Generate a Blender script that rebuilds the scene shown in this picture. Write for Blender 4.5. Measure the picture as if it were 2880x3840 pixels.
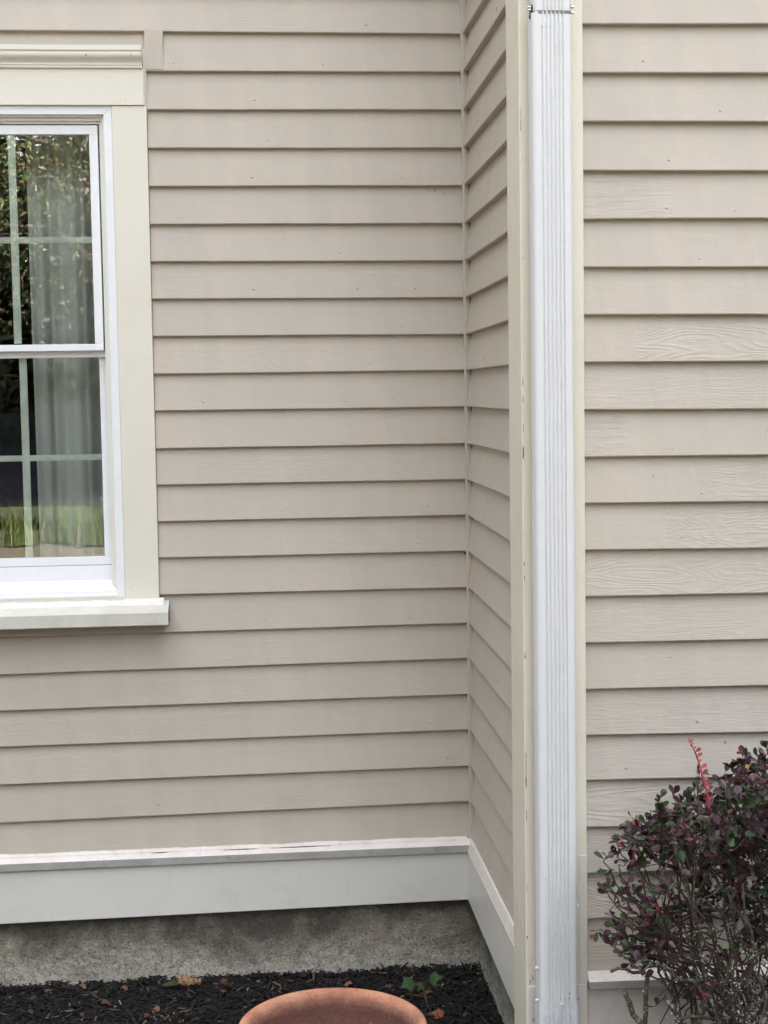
import bpy, bmesh, math, random
from math import sin, cos, pi, radians, sqrt, atan2
from mathutils import Vector, Matrix, noise as mnoise
random.seed(7)
for o in list(bpy.data.objects): bpy.data.objects.remove(o)
SC = bpy.context.scene
COL = SC.collection

# ------------------------------------------------------------------ camera
F, YAW, PIT, ROL = 5635.5, .08691, .07503, -.01512      # focal length in photo pixels (2880 wide), angles
EYE = 1.625                                             # eye height above the mulch
def axes():
    cy, sy, cp, sp, cr, sr = cos(YAW), sin(YAW), cos(PIT), sin(PIT), cos(ROL), sin(ROL)
    f = Vector((sy*cp, cy*cp, -sp)); r = Vector((cy, -sy, 0)); u = r.cross(f)
    return cr*r + sr*u, -sr*r + cr*u, f
RX, UY, FZ = axes()
cam = bpy.data.cameras.new('camera'); camo = bpy.data.objects.new('camera', cam); COL.objects.link(camo)
M3 = Matrix((RX, UY, -FZ)).transposed()
camo.matrix_world = Matrix.Translation((0, 0, EYE)) @ M3.to_4x4()
cam.sensor_fit = 'HORIZONTAL'; cam.sensor_width = 36; cam.lens = 36*F/2880
cam.clip_start = .05; cam.clip_end = 500
SC.camera = camo

# ------------------------------------------------------------------ light
SUN_EL, SUN_AZ = 52, 165        # the sun stands behind the house: this side is in open shade, the garden is sunlit
w = bpy.data.worlds.new("World"); SC.world = w; w.use_nodes = True
wn = w.node_tree; wn.nodes.clear()
sky = wn.nodes.new('ShaderNodeTexSky'); sky.sky_type = 'NISHITA'; sky.sun_disc = False
sky.sun_elevation = radians(SUN_EL); sky.sun_rotation = radians(180-SUN_AZ); sky.dust_density = 6; sky.air_density = 1.0; sky.ozone_density = .6
bg = wn.nodes.new('ShaderNodeBackground'); bg.inputs[1].default_value = .15
wo = wn.nodes.new('ShaderNodeOutputWorld')
hs = wn.nodes.new('ShaderNodeHueSaturation'); hs.inputs['Saturation'].default_value = .22      # thin bright haze whitens the sky
wn.links.new(sky.outputs[0], hs.inputs['Color']); wn.links.new(hs.outputs[0], bg.inputs[0]); wn.links.new(bg.outputs[0], wo.inputs[0])
sd = bpy.data.lights.new('sun', 'SUN'); sd.energy = 3.5; sd.angle = radians(.5); sd.color = (1, .935, .86)
so = bpy.data.objects.new('sun', sd); COL.objects.link(so)
sdir = Vector((sin(radians(SUN_AZ))*cos(radians(SUN_EL)), -cos(radians(SUN_AZ))*cos(radians(SUN_EL)), sin(radians(SUN_EL))))
so.rotation_euler = sdir.to_track_quat('Z', 'Y').to_euler(); so.location = (2, -3, 6)
SC.view_settings.view_transform = 'Standard'; SC.view_settings.look = 'None'
SC.view_settings.exposure = 3.5; SC.view_settings.gamma = 1.0

# ------------------------------------------------------------------ geometry helpers
def ray(x, y): return FZ + RX*((x-1440)/F) + UY*((1920-y)/F)
def at(x, y, Y):                     # point of the plane y = Y seen at photo pixel x, y
    v = ray(x, y); t = Y/v.y; return v.x*t, v.z*t + EYE
def atx(x, y, X):
    v = ray(x, y); t = X/v.x; return v.y*t, v.z*t + EYE
def atz(x, y, z=0.0):
    v = ray(x, y); t = (z-EYE)/v.z; return v.x*t, v.y*t

class MB:
    def __init__(s): s.v = []; s.f = []; s.c = []; s.col = (0, 0, 0, 0)
    def face(s, pts):
        b = len(s.v); s.v += [tuple(p) for p in pts]; s.f.append(tuple(range(b, b+len(pts)))); s.c.append(s.col)
    def grid(s, rows, close=False, cols=None):
        b = len(s.v); n = len(rows[0])
        for r in rows: s.v += [tuple(p) for p in r]
        for i in range(len(rows)-1):
            for j in range(n if close else n-1):
                k = (j+1) % n
                s.f.append((b+i*n+j, b+i*n+k, b+(i+1)*n+k, b+(i+1)*n+j)); s.c.append(s.col if cols is None else cols[j])
    def ngon_idx(s, idx): s.f.append(tuple(idx)); s.c.append(s.col)
    def box(s, x0, x1, y0, y1, z0, z1, ch=0.0):
        x0, x1 = min(x0, x1), max(x0, x1); y0, y1 = min(y0, y1), max(y0, y1); z0, z1 = min(z0, z1), max(z0, z1)
        if ch <= 0:
            b = len(s.v)
            s.v += [(x, y, z) for z in (z0, z1) for y in (y0, y1) for x in (x0, x1)]
            for q in ((0,2,3,1), (4,5,7,6), (0,1,5,4), (2,6,7,3), (0,4,6,2), (1,3,7,5)):
                s.f.append(tuple(b+i for i in q)); s.c.append(s.col)
        else:
            bm = bmesh.new(); bmesh.ops.create_cube(bm, size=1)
            for v in bm.verts: v.co = Vector(((x0+x1)/2+v.co.x*(x1-x0), (y0+y1)/2+v.co.y*(y1-y0), (z0+z1)/2+v.co.z*(z1-z0)))
            bmesh.ops.bevel(bm, geom=bm.edges[:], offset=ch, segments=2, affect='EDGES', profile=.6)
            s.add_bm(bm); bm.free()
    def add_bm(s, bm, mat=None):
        b = len(s.v); bm.verts.index_update()
        s.v += [tuple((mat @ v.co) if mat else v.co) for v in bm.verts]
        for f in bm.faces: s.f.append(tuple(b+v.index for v in f.verts)); s.c.append(s.col)
    def tube(s, pts, rad, seg=6, cap=True):
        pts = [Vector(p) for p in pts]
        if not hasattr(rad, '__len__'): rad = [rad]*len(pts)
        rows = []; up = None
        for i, p in enumerate(pts):
            d = (pts[min(i+1, len(pts)-1)] - pts[max(i-1, 0)])
            if d.length < 1e-9: d = Vector((0, 0, 1))
            d.normalize()
            if up is None: up = Vector((0, 0, 1)) if abs(d.z) < .9 else Vector((1, 0, 0))
            a = d.cross(up).normalized(); c = a.cross(d).normalized(); up = c
            rows.append([p + (a*cos(2*pi*k/seg) + c*sin(2*pi*k/seg))*rad[i] for k in range(seg)])
        b = len(s.v); s.grid(rows, True)
        if cap:
            s.ngon_idx(range(b, b+seg)); s.ngon_idx(range(b+(len(rows)-1)*seg, b+len(rows)*seg))
    def lathe(s, prof, cx, cy, seg=96, wob=0):
        rows = [[(cx+r*cos(2*pi*k/seg), cy+r*sin(2*pi*k/seg), z) for k in range(seg)] for r, z in prof]
        s.grid(rows, True)
    def build(s, name, mat, parent=None, smooth=False, attr=None):
        me = bpy.data.meshes.new(name); me.from_pydata(s.v, [], s.f); me.update()
        if attr:
            a = me.attributes.new(attr, 'FLOAT_COLOR', 'FACE')
            flat = []
            for c in s.c: flat += list(c)
            a.data.foreach_set('color', flat)
        if smooth: me.polygons.foreach_set('use_smooth', [True]*len(me.polygons))
        me.materials.append(mat)
        o = bpy.data.objects.new(name, me); COL.objects.link(o)
        if parent is not None:
            o.parent = parent
            b = parent.matrix_world.translation if parent.type == 'EMPTY' else Vector((0, 0, 0))
            if parent.type == 'EMPTY': o.location = -Vector(parent.location)
        return o
def build_parts(mb, name, mat, parent, **k):
    par = list(range(len(mb.v)))
    def fd(i):
        while par[i] != i: par[i] = par[par[i]]; i = par[i]
        return i
    # weld coincident vertices for the grouping only
    seen = {}
    for i, v in enumerate(mb.v):
        q = tuple(round(c, 5) for c in v)
        if q in seen: par[fd(i)] = fd(seen[q])
        else: seen[q] = i
    for f in mb.f:
        for i in f[1:]: par[fd(i)] = fd(f[0])
    groups = {}
    for fi, f in enumerate(mb.f): groups.setdefault(fd(f[0]), []).append(fi)
    for g in groups.values():
        n = MB(); ix = {}
        for fi in g:
            for i in mb.f[fi]:
                if i not in ix: ix[i] = len(n.v); n.v.append(mb.v[i])
            n.f.append(tuple(ix[i] for i in mb.f[fi])); n.c.append(mb.c[fi])
        n.build(name, mat, parent, **k)
def thing(name, label, cat, loc=(0, 0, 0), group=None):
    o = bpy.data.objects.new(name, None); COL.objects.link(o); o.location = loc
    o.empty_display_size = .05
    o['label'] = label; o['category'] = cat
    if group: o['group'] = group
    return o
def tag(o, label, cat, group=None, kind=None):
    o['label'] = label; o['category'] = cat
    if group: o['group'] = group
    if kind: o['kind'] = kind
    return o

# ------------------------------------------------------------------ material helpers
class NT:
    def __init__(s, name):
        s.m = bpy.data.materials.new(name); s.m.use_nodes = True; s.t = s.m.node_tree; s.t.nodes.clear()
        s.out = s.n('ShaderNodeOutputMaterial'); s.p = s.n('ShaderNodeBsdfPrincipled'); s.l(s.p.outputs[0], s.out.inputs[0])
    def n(s, t): return s.t.nodes.new(t)
    def l(s, a, b): s.t.links.new(a, b)
    def inp(s, sock, v):
        if hasattr(v, 'is_linked') or hasattr(v, 'links'): s.l(v, sock)
        else: sock.default_value = v
    def math(s, op, a, b=0.0, c=None, clamp=False):
        n = s.n('ShaderNodeMath'); n.operation = op; n.use_clamp = clamp; s.inp(n.inputs[0], a); s.inp(n.inputs[1], b)
        if c is not None: s.inp(n.inputs[2], c)
        return n.outputs[0]
    def pos(s): return s.n('ShaderNodeNewGeometry').outputs['Position']
    def sep(s, v): n = s.n('ShaderNodeSeparateXYZ'); s.l(v, n.inputs[0]); return n.outputs
    def comb(s, x, y, z):
        n = s.n('ShaderNodeCombineXYZ'); s.inp(n.inputs[0], x); s.inp(n.inputs[1], y); s.inp(n.inputs[2], z); return n.outputs[0]
    def noise(s, vec, scale, detail=3, rough=.5, dist=0.0):
        n = s.n('ShaderNodeTexNoise'); s.l(vec, n.inputs['Vector']); n.inputs['Scale'].default_value = scale
        n.inputs['Detail'].default_value = detail; n.inputs['Roughness'].default_value = rough; n.inputs['Distortion'].default_value = dist
        return n.outputs[0]
    def ramp(s, fac, stops):
        n = s.n('ShaderNodeValToRGB'); s.l(fac, n.inputs[0]); e = n.color_ramp.elements
        while len(e) < len(stops): e.new(.5)
        for i, (p, c) in enumerate(stops):
            e[i].position = p; e[i].color = (c if hasattr(c, '__len__') else (c, c, c)) + (1,) if not (hasattr(c, '__len__') and len(c) == 4) else c
        return n.outputs[0]
    def mix(s, fac, a, b, mode='MIX'):
        n = s.n('ShaderNodeMix'); n.data_type = 'RGBA'; n.blend_type = mode
        s.inp(n.inputs[0], fac)
        for k, v in ((6, a), (7, b)):
            if hasattr(v, 'links'): s.l(v, n.inputs[k])
            else: n.inputs[k].default_value = tuple(v)+(1,) if len(v) == 3 else v
        return n.outputs[2]
    def bump(s, h, dist, strength=1.0):
        n = s.n('ShaderNodeBump'); s.l(h, n.inputs['Height']); n.inputs['Distance'].default_value = dist; n.inputs['Strength'].default_value = strength
        s.l(n.outputs[0], s.p.inputs['Normal']); return n
    def base(s, c): s.inp(s.p.inputs['Base Color'], c if hasattr(c, 'links') else tuple(c)+(1,))
    def rough(s, r): s.inp(s.p.inputs['Roughness'], r)

def clap_material():
    m = NT('taupe_clapboard_paint'); P = m.sep(m.pos()); u = m.math('ADD', P[0], P[1]); z = P[2]
    at_ = m.n('ShaderNodeAttribute'); at_.attribute_name = 'seg'; A = m.sep(at_.outputs['Color']); alpha = at_.outputs['Alpha']
    ou = m.math('MULTIPLY_ADD', A[0], 37.0, u); oz = m.math('MULTIPLY', A[0], 11.0)
    # rough-sawn streaks
    v1 = m.comb(m.math('MULTIPLY', ou, 26), oz, m.math('MULTIPLY', z, 330)); n1 = m.noise(v1, 1, 4, .6, .4)
    # coarse torn ridges
    v2 = m.comb(m.math('MULTIPLY', ou, 9), oz, m.math('MULTIPLY', z, 120)); n2 = m.noise(v2, 1, 3, .55, 1.2)
    r2 = m.ramp(n2, [(.42, 0.0), (.5, 1.0), (.58, .2), (.7, .7)])
    # flat-sawn rings
    v3 = m.comb(m.math('MULTIPLY', ou, 2.6), oz, m.math('MULTIPLY', z, 15)); n3 = m.noise(v3, 1, 1.5, .45, .2)
    s3 = m.math('SINE', m.math('MULTIPLY', n3, 150)); s3 = m.math('MULTIPLY', m.math('POWER', m.math('MULTIPLY_ADD', s3, .5, .5), 2.2), m.math('MULTIPLY_ADD', n2, 1.2, .1))
    h = m.math('MULTIPLY', n1, m.math('MULTIPLY_ADD', A[1], .45, .22))
    h = m.math('MULTIPLY_ADD', r2, m.math('MULTIPLY', A[1], .34), h)
    h = m.math('MULTIPLY_ADD', s3, m.math('MULTIPLY', A[2], .75), h)
    # brushed paint, sparse lumps
    nl = m.noise(m.pos(), 190, 2, .5); lump = m.ramp(nl, [(.70, 0.0), (.76, .8)])
    h = m.math('ADD', h, m.math('MULTIPLY', lump, .5))
    h = m.math('MULTIPLY_ADD', m.noise(m.pos(), 14, 2), 1.8, h)
    m.bump(h, .0015, .85)
    big = m.noise(m.pos(), 2.3, 3, .6); fine = m.noise(m.comb(m.math('MULTIPLY', ou, 30), oz, m.math('MULTIPLY', z, 6)), 1, 3, .6)
    c = m.mix(m.ramp(big, [(.3, 0.0), (.7, 1.0)]), (.520, .458, .388), (.545, .480, .406))
    c = m.mix(m.math('MULTIPLY', m.ramp(fine, [(.45, 0.0), (.75, 1.0)]), .35), c, (.51, .468, .43))
    c = m.mix(m.math('MULTIPLY', A[1], .28), c, (.57, .525, .48))
    wash = m.noise(m.comb(m.math('MULTIPLY', u, 14), 0.0, m.math('MULTIPLY', z, 1.6)), 1, 4, .65); c = m.mix(m.math('MULTIPLY', m.ramp(wash, [(.38, 1.0), (.62, 0.0)]), .42), c, (.44, .405, .355))
    # per-board tint
    c = m.mix(m.math('MULTIPLY', alpha, .25), c, (.42, .385, .35))
    # faint green algae low down beside the window casing, dirt specks
    dirt = m.ramp(m.noise(m.pos(), 75, 3, .7), [(.70, 0.0), (.78, 1.0)])
    c = m.mix(m.math('MULTIPLY', dirt, .35), c, (.19, .16, .13))
    m.base(c); m.rough(m.math('MULTIPLY_ADD', n1, .2, .45)); m.p.inputs['Specular IOR Level'].default_value = .4
    return m.m

def paint(name, a, b, rough=.45, bump=.0004, stain=None, sa=.3, scale=5, chips=0.0, chipcol=(.25, .18, .12), vert=False):
    m = NT(name); p = m.pos(); P = m.sep(p)
    vv = m.comb(m.math('MULTIPLY', P[0], 60), m.math('MULTIPLY', P[1], 60), m.math('MULTIPLY', P[2], 5)) if vert else m.comb(m.math('MULTIPLY', P[0], 5), m.math('MULTIPLY', P[1], 5), m.math('MULTIPLY', P[2], 60))
    br = m.noise(vv, 1, 3, .6)
    c = m.mix(m.ramp(m.noise(p, scale, 3, .6), [(.32, 0.0), (.68, 1.0)]), a, b)
    if stain: c = m.mix(m.math('MULTIPLY', m.ramp(m.noise(p, scale*3.1, 5, .7, .6), [(.52, 0.0), (.72, 1.0)]), sa), c, stain)
    if chips > 0:
        k = m.ramp(m.noise(vv, 2.2, 5, .7), [(.75-chips, 0.0), (.77-chips, 1.0)]); c = m.mix(k, c, chipcol)
    sp = m.ramp(m.noise(p, 110, 2, .6), [(.76, 0.0), (.80, 1.0)]); c = m.mix(m.math('MULTIPLY', sp, .3), c, (.3, .27, .22))
    h = m.math('MULTIPLY_ADD', br, .7, m.math('MULTIPLY', m.noise(p, 160, 2), .3))
    m.bump(h, bump, .8); m.base(c); m.rough(m.math('MULTIPLY_ADD', br, .12, rough-.06)); m.p.inputs['Specular IOR Level'].default_value = .4
    return m.m

def plain(name, col, rough=.5, metal=0.0, bump=0.0, bs=200, var=.1):
    m = NT(name); n = m.noise(m.pos(), 30, 3)
    m.base(m.mix(m.ramp(n, [(.3, 0.0), (.7, 1.0)]), tuple(v*(1-var) for v in col), tuple(min(1, v*(1+var)) for v in col)))
    m.rough(rough); m.p.inputs['Metallic'].default_value = metal
    if bump: m.bump(m.noise(m.pos(), bs, 3), bump)
    return m.m

def glass_mat():
    m = NT('insulated_window_glass'); m.t.nodes.remove(m.p)
    tr = m.n('ShaderNodeBsdfTransparent'); tr.inputs[0].default_value = (.92, .95, .93, 1)
    gl = m.n('ShaderNodeBsdfGlossy'); gl.inputs['Roughness'].default_value = .0; gl.inputs[0].default_value = (1, 1, 1, 1)
    fr = m.n('ShaderNodeFresnel'); fr.inputs[0].default_value = 1.5
    fac = m.math('MULTIPLY', fr.outputs[0], 4.4, clamp=True)
    bp = m.n('ShaderNodeBump'); m.l(m.noise(m.pos(), 5, 1), bp.inputs['Height']); bp.inputs['Distance'].default_value = .00012
    m.l(bp.outputs[0], gl.inputs['Normal'])
    mx = m.n('ShaderNodeMixShader'); m.l(fac, mx.inputs[0]); m.l(tr.outputs[0], mx.inputs[1]); m.l(gl.outputs[0], mx.inputs[2]); m.l(mx.outputs[0], m.out.inputs[0])
    return m.m

def concrete(name, base_a, base_b, dark, zsplit):
    m = NT(name); p = m.pos(); P = m.sep(p)
    big = m.noise(p, 5.5, 5, .65, .5); mid = m.noise(p, 34, 5, .75); fine = m.noise(p, 150, 4, .65)
    vo = m.n('ShaderNodeTexVoronoi'); m.l(p, vo.inputs['Vector']); vo.inputs['Scale'].default_value = 120
    agg = m.ramp(vo.outputs['Distance'], [(.12, 1.0), (.42, 0.0)])
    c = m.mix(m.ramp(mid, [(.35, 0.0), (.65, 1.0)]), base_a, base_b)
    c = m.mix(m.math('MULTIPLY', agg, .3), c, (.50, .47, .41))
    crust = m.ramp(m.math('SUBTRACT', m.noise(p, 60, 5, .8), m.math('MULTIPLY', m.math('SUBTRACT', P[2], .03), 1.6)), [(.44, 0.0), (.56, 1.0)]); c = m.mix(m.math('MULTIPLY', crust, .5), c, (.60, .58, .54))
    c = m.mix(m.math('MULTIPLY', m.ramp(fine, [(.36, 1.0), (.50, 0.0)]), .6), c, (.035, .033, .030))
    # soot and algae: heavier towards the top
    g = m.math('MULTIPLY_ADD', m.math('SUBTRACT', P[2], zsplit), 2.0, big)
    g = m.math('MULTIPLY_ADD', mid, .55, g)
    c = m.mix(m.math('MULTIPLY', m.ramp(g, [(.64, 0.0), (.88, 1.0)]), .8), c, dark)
    rust = m.ramp(m.noise(p, 9, 4, .6), [(.58, 0.0), (.7, 1.0)]); c = m.mix(m.math('MULTIPLY', rust, .3), c, (.28, .21, .14))
    h = m.math('ADD', m.math('MULTIPLY', mid, 1.3), m.math('MULTIPLY', fine, .6)); h = m.math('MULTIPLY_ADD', agg, .35, h)
    m.bump(h, .0035, 1.0); m.base(c); m.rough(.92)
    return m.m

def attr_mat(name, rough=.7, bump=0.0, bs=300, trans=0.0, spec=.3):
    m = NT(name); a = m.n('ShaderNodeAttribute'); a.attribute_name = 'tint'
    n = m.noise(m.pos(), 120, 3); c = m.mix(m.ramp(n, [(.3, 0.0), (.7, 1.0)]), (.78, .78, .78), (1.15, 1.15, 1.15)); c = m.mix(1.0, a.outputs['Color'], c, 'MULTIPLY')
    m.base(c); m.rough(rough); m.p.inputs['Specular IOR Level'].default_value = spec
    if bump: m.bump(m.noise(m.pos(), bs, 3), bump)
    if trans:
        t = m.n('ShaderNodeBsdfTranslucent'); m.l(c, t.inputs[0]); mx = m.n('ShaderNodeMixShader'); mx.inputs[0].default_value = trans
        m.l(m.p.outputs[0], mx.inputs[1]); m.l(t.outputs[0], mx.inputs[2]); m.l(mx.outputs[0], m.out.inputs[0])
    return m.m

MAT = {}
MAT['clap'] = clap_material()
MAT['cream'] = paint('cream_trim_paint', (.715, .678, .595), (.745, .708, .63), .42, .0004, (.68, .62, .50), .2, 4)
MAT['creamcorner'] = paint('yellow_cream_corner_paint', (.75, .70, .58), (.77, .725, .62), .42, .0006, (.60, .52, .33), .25, 4, vert=True)
MAT['sillpaint'] = paint('weathered_cream_sill_paint', (.56, .545, .475), (.64, .625, .56), .55, .0009, (.45, .42, .34), .3, 12)
MAT['skirt'] = paint('pale_grey_skirt_paint', (.685, .665, .61), (.72, .70, .65), .36, .0003, (.50, .50, .38), .3, 3)
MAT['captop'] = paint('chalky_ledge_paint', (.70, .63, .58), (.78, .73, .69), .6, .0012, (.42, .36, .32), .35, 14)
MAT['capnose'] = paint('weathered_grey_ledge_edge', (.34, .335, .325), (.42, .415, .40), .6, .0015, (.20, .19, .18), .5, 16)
MAT['vinyl'] = plain('white_vinyl', (.79, .80, .83), .38, var=.02)
MAT['sashcream'] = paint('off_white_sash', (.76, .75, .70), (.79, .785, .745), .35, .0002, None)
MAT['muntin'] = plain('pale_green_white_muntin', (.78, .84, .79), .4)
MAT['caulk'] = paint('old_white_caulk', (.66, .65, .62), (.74, .73, .70), .6, .002, (.48, .45, .40), .5, 30)
MAT['gutter'] = plain('white_gutter_enamel', (.73, .732, .745), .62, var=.015); MAT['gutter'].node_tree.nodes['Principled BSDF'].inputs['Specular IOR Level'].default_value = .25
MAT['gutterdirty'] = paint('scuffed_white_gutter_enamel', (.66, .67, .70), (.74, .75, .78), .35, .0003, (.40, .36, .31), .6, 18)
MAT['darkmetal'] = plain('dark_steel', (.035, .03, .028), .5, .6)
MAT['steel'] = plain('zinc_screw', (.55, .55, .54), .35, .8)
MAT['glass'] = glass_mat()
MAT['wood'] = plain('bare_weathered_wood', (.22, .155, .11), .85, 0, .001)
MAT['dark'] = plain('dark_grime', (.05, .042, .035), .9)
MAT['room'] = plain('dim_room_plaster', (.10, .10, .10), .9)
MAT['endgrain'] = plain('grey_end_grain', (.24, .23, .21), .9, 0, .002, 150)

# ------------------------------------------------------------------ house
YA, YB, XC = 4.155, 3.182, .5958          # back wall lip plane, front wall lip plane, side wall lip plane
T = .0165                                 # clapboard butt thickness
house = thing('house', 'taupe clapboard house with cream trim, a white window and a stepped inside corner', 'house', (XC, YA, 0))

def lin(pts):                             # least squares z = a + b s
    n = len(pts); mx = sum(p[0] for p in pts)/n; mz = sum(p[1] for p in pts)/n
    sxx = sum((p[0]-mx)**2 for p in pts)
    b = sum((p[0]-mx)*(p[1]-mz) for p in pts)/sxx if sxx > 1e-6 else 0
    return mz-b*mx, b
A14 = [124,268.6,411,554.5,696,837.6,978,1116.7,1256.5,1393,1530,1668,1803,1938,2073,2211,2347,2479,2615,2749,2886]
AR = [(1728,126),(1725,268.6),(1733,411),(1735,554.5),(1737.5,695),(1740,838),(1740,978),(1740,1115.7),(1745,1252.7),(1747,1388),(1748,1525.6),(1752,1663),(1753,1798.5),(1754,1933),(1754.5,2067.5),(1757,2203.5),(1759,2337.5),(1761.6,2470),(1762.6,2604),(1765,2737.8),(1766.5,2873.7),(1768,3007)]
AL = {0:(0,113),1:(620,266),2:(560,411),3:(555,555),4:(560,699),5:(560,841),6:(570,981),7:(574,1121),8:(580,1260.5),9:(583,1402),10:(590,1541),11:(592,1683),12:(596,1819),13:(598,1957),14:(604,2093),15:(620,2231),16:(0,2392),17:(0,2531),18:(0,2667),19:(0,2803),20:(0,2944),21:(0,3088)}
rowsA = []
for k in range(22):
    pts = [at(*AR[k], YA)]
    if k < 21: pts.append(at(1400, A14[k], YA))
    if k in AL: pts.append(at(*AL[k], YA))
    if k == 21: pts.append(at(900, 3041.7, YA))
    rowsA.append(lin(pts))
E_ = .1016
for j in range(1, 33): rowsA.insert(0, (rowsA[0][0]+E_, 0.0))
rowsA.append(lin([at(0, 3217, YA), at(960, 3176, YA), at(1744, 3141, YA)]))
# side wall rows: from the corner value to the outer end
SN = {0:(1817,0),1:(1899,10),2:(1899,179),3:(1900,354),4:(1901,525),5:(1902,698),7:(1905,1034),8:(1906,1201),9:(1908,1368),10:(1910,1536),11:(1913.6,1700),12:(1916,1868),13:(1918.5,2033),14:(1920.5,2197.6),15:(1922.5,2362),16:(1924,2524),17:(1926,2688),18:(1928,2848)}
rowsS = []
for i, (a, b) in enumerate(rowsA):
    k = i-32; zc = a+b*XC
    if 0 <= k <= 18 and k != 6:
        y1, z1 = atx(*SN[k], XC); sl = max(-.012, min(.012, (z1-zc)/(y1-YA)))
    elif k == len(rowsA)-1-32: y1, z1 = atx(1928, 3469, XC); sl = max(-.02, min(.02, (z1-zc)/(y1-YA)))
    else: sl = -.003
    rowsS.append((zc - sl*YA, sl))
BL = [88.2,272.5,455,639,820.7,1001.5,1180.8,1359,1536.7,1713.7,1887,2063.6,2237,2410.8,2585.9,2758.5,2928]
BR = [88.7,273,456.6,639.4,818.3,1000.5,1178.4,1354,1533.8,1705.5,1880,2054.5,2224,2396.8,2571,2745]
rowsB = [lin([at(2200, l, YB), at(2880, r, YB)]) for l, r in zip(BL, BR)]
rowsB += [lin([at(2200, 2928, YB), at(2707, 2916, YB)]), lin([at(2205, 3103.8, YB), at(2458, 3098, YB)]), lin([at(2207, 3276, YB), at(2640, 3264, YB)]), lin([at(2209.5, 3444.7, YB), at(2771, 3429, YB)])]
zt = rowsB[0]
for j in range(1, 33): rowsB.insert(0, (zt[0]+.1016*j, 0.0))
zcapB = lin([at(2214, 3640, YB), at(2644, 3624, YB)]); rowsB.append(zcapB)

fA = lambda s, o, z: (s, YA-o, z)
fB = lambda s, o, z: (s, YB-o, z)
fS = lambda s, o, z: (XC-o, s, z)
def clap(mb, frame, rows, s0, s1, cuts=None, seed=0, spec=None, coarse=1.0):
    """rows: bottom edge lines from the top down; cuts(k, zb, zt) -> list of (a, b) spans"""
    rnd = random.Random(seed)
    for k in range(1, len(rows)):
        a, b = rows[k]; au, bu = rows[k-1]
        spans = cuts(k) if cuts else [(s0, s1)]
        boff = rnd.uniform(-50, 50); tint = rnd.random()**1.3
        for (p, q) in spans:
            n = max(2, int((q-p)/.02)); xs = [p+(q-p)*i/n for i in range(n+1)]
            # finger-jointed lengths, each with its own grain
            segs = []; s = p - rnd.uniform(0, .35)
            while s < q:
                L = rnd.uniform(.18, .62); r = rnd.random()
                g = rnd.uniform(0, .12) if r < .6 else rnd.uniform(.35, 1.0)*coarse
                ca = rnd.uniform(.35, .8)*coarse if rnd.random() < .2 else rnd.random()*.08
                segs.append((s, s+L, (rnd.random(), g, ca, min(1, tint+rnd.uniform(-.1, .1)) if tint+.1 > 0 else 0))); s += L
            if spec and k in spec: segs = spec[k]
            cols = []
            for i in range(n):
                c = (xs[i]+xs[i+1])/2
                cc = [sg[2] for sg in segs if sg[0] <= c < sg[1]]
                cols.append(cc[0] if cc else (.5, .05, 0, tint))
            def wob(s, sc=3.0, am=.0009): return am*mnoise.noise(Vector((s*sc, boff, k*3.3))) + .00035*mnoise.noise(Vector((s*26, boff, k)))
            zb = [a+b*s+wob(s) for s in xs]; zu = [au+bu*s+.016 for s in xs]
            ou = [wob(s, 2.2, .0012) for s in xs]
            prof = []
            e = [zu[i]-zb[i] for i in range(n+1)]
            prof.append([frame(xs[i], -T-.0025+0*ou[i], zu[i]) for i in range(n+1)])
            for t in (.55, .2):
                prof.append([frame(xs[i], -(T)*t + ou[i]*(1-t), zb[i]+e[i]*t) for i in range(n+1)])
            prof.append([frame(xs[i], -.0003+ou[i], zb[i]+.0022) for i in range(n+1)])
            prof.append([frame(xs[i], -.0012+ou[i], zb[i]+.0005) for i in range(n+1)])
            prof.append([frame(xs[i], -.0026+ou[i], zb[i]) for i in range(n+1)])
            prof.append([frame(xs[i], -T-.006, zb[i]+.0002) for i in range(n+1)])
            mb.grid(prof, cols=cols)
            # nail dimples
            s = p + rnd.uniform(.05, .4)
            while s < q-.02:
                if rnd.random() < .75:
                    zz = a+b*s + .021 + rnd.uniform(-.006, .006); o0 = -T*.18+wob(s, 2.2, .0012)
                    r = rnd.uniform(.0028, .0042); mb.col = (rnd.random(), .1, 0, min(1, tint+.25))
                    N = 8
                    ring = [frame(s+r*cos(2*pi*j/N), o0-.0002, zz+r*.8*sin(2*pi*j/N)) for j in range(N)]
                    ring2 = [frame(s+r*.55*cos(2*pi*j/N), o0+.0015, zz+r*.40*sin(2*pi*j/N)) for j in range(N)]
                    mb.grid([ring, ring2], True); mb.face(ring2)
                s += rnd.uniform(.38, .42) if rnd.random() < .7 else rnd.uniform(.1, .3)
            mb.col = (0, 0, 0, 0)

# window extents (world)
WX0, WX1 = -1.207, -.2630
zc_top = EYE+.9475; zh0 = EYE+.7955; zsill = EYE-.613
def cutsA(k):
    a, b = rowsA[k]; au, bu = rowsA[k-1]
    zb = a+b*(-.4); zu = au+bu*(-.4)
    if zb >= zc_top-.010: return [(-3.0, XC-.0034)]
    if zu <= zsill+.040: return [(-3.0, XC-.0034)]
    return [(-3.0, WX0-.001), (WX1+.0008, XC-.0034)]
# which board lies under the header: clip pieces that would stick through are hidden behind the trim
def extraA(mb):
    pass
sa = MB(); clap(sa, fA, rowsA, -3, XC-.005, cutsA, 11, coarse=.4)
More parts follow.
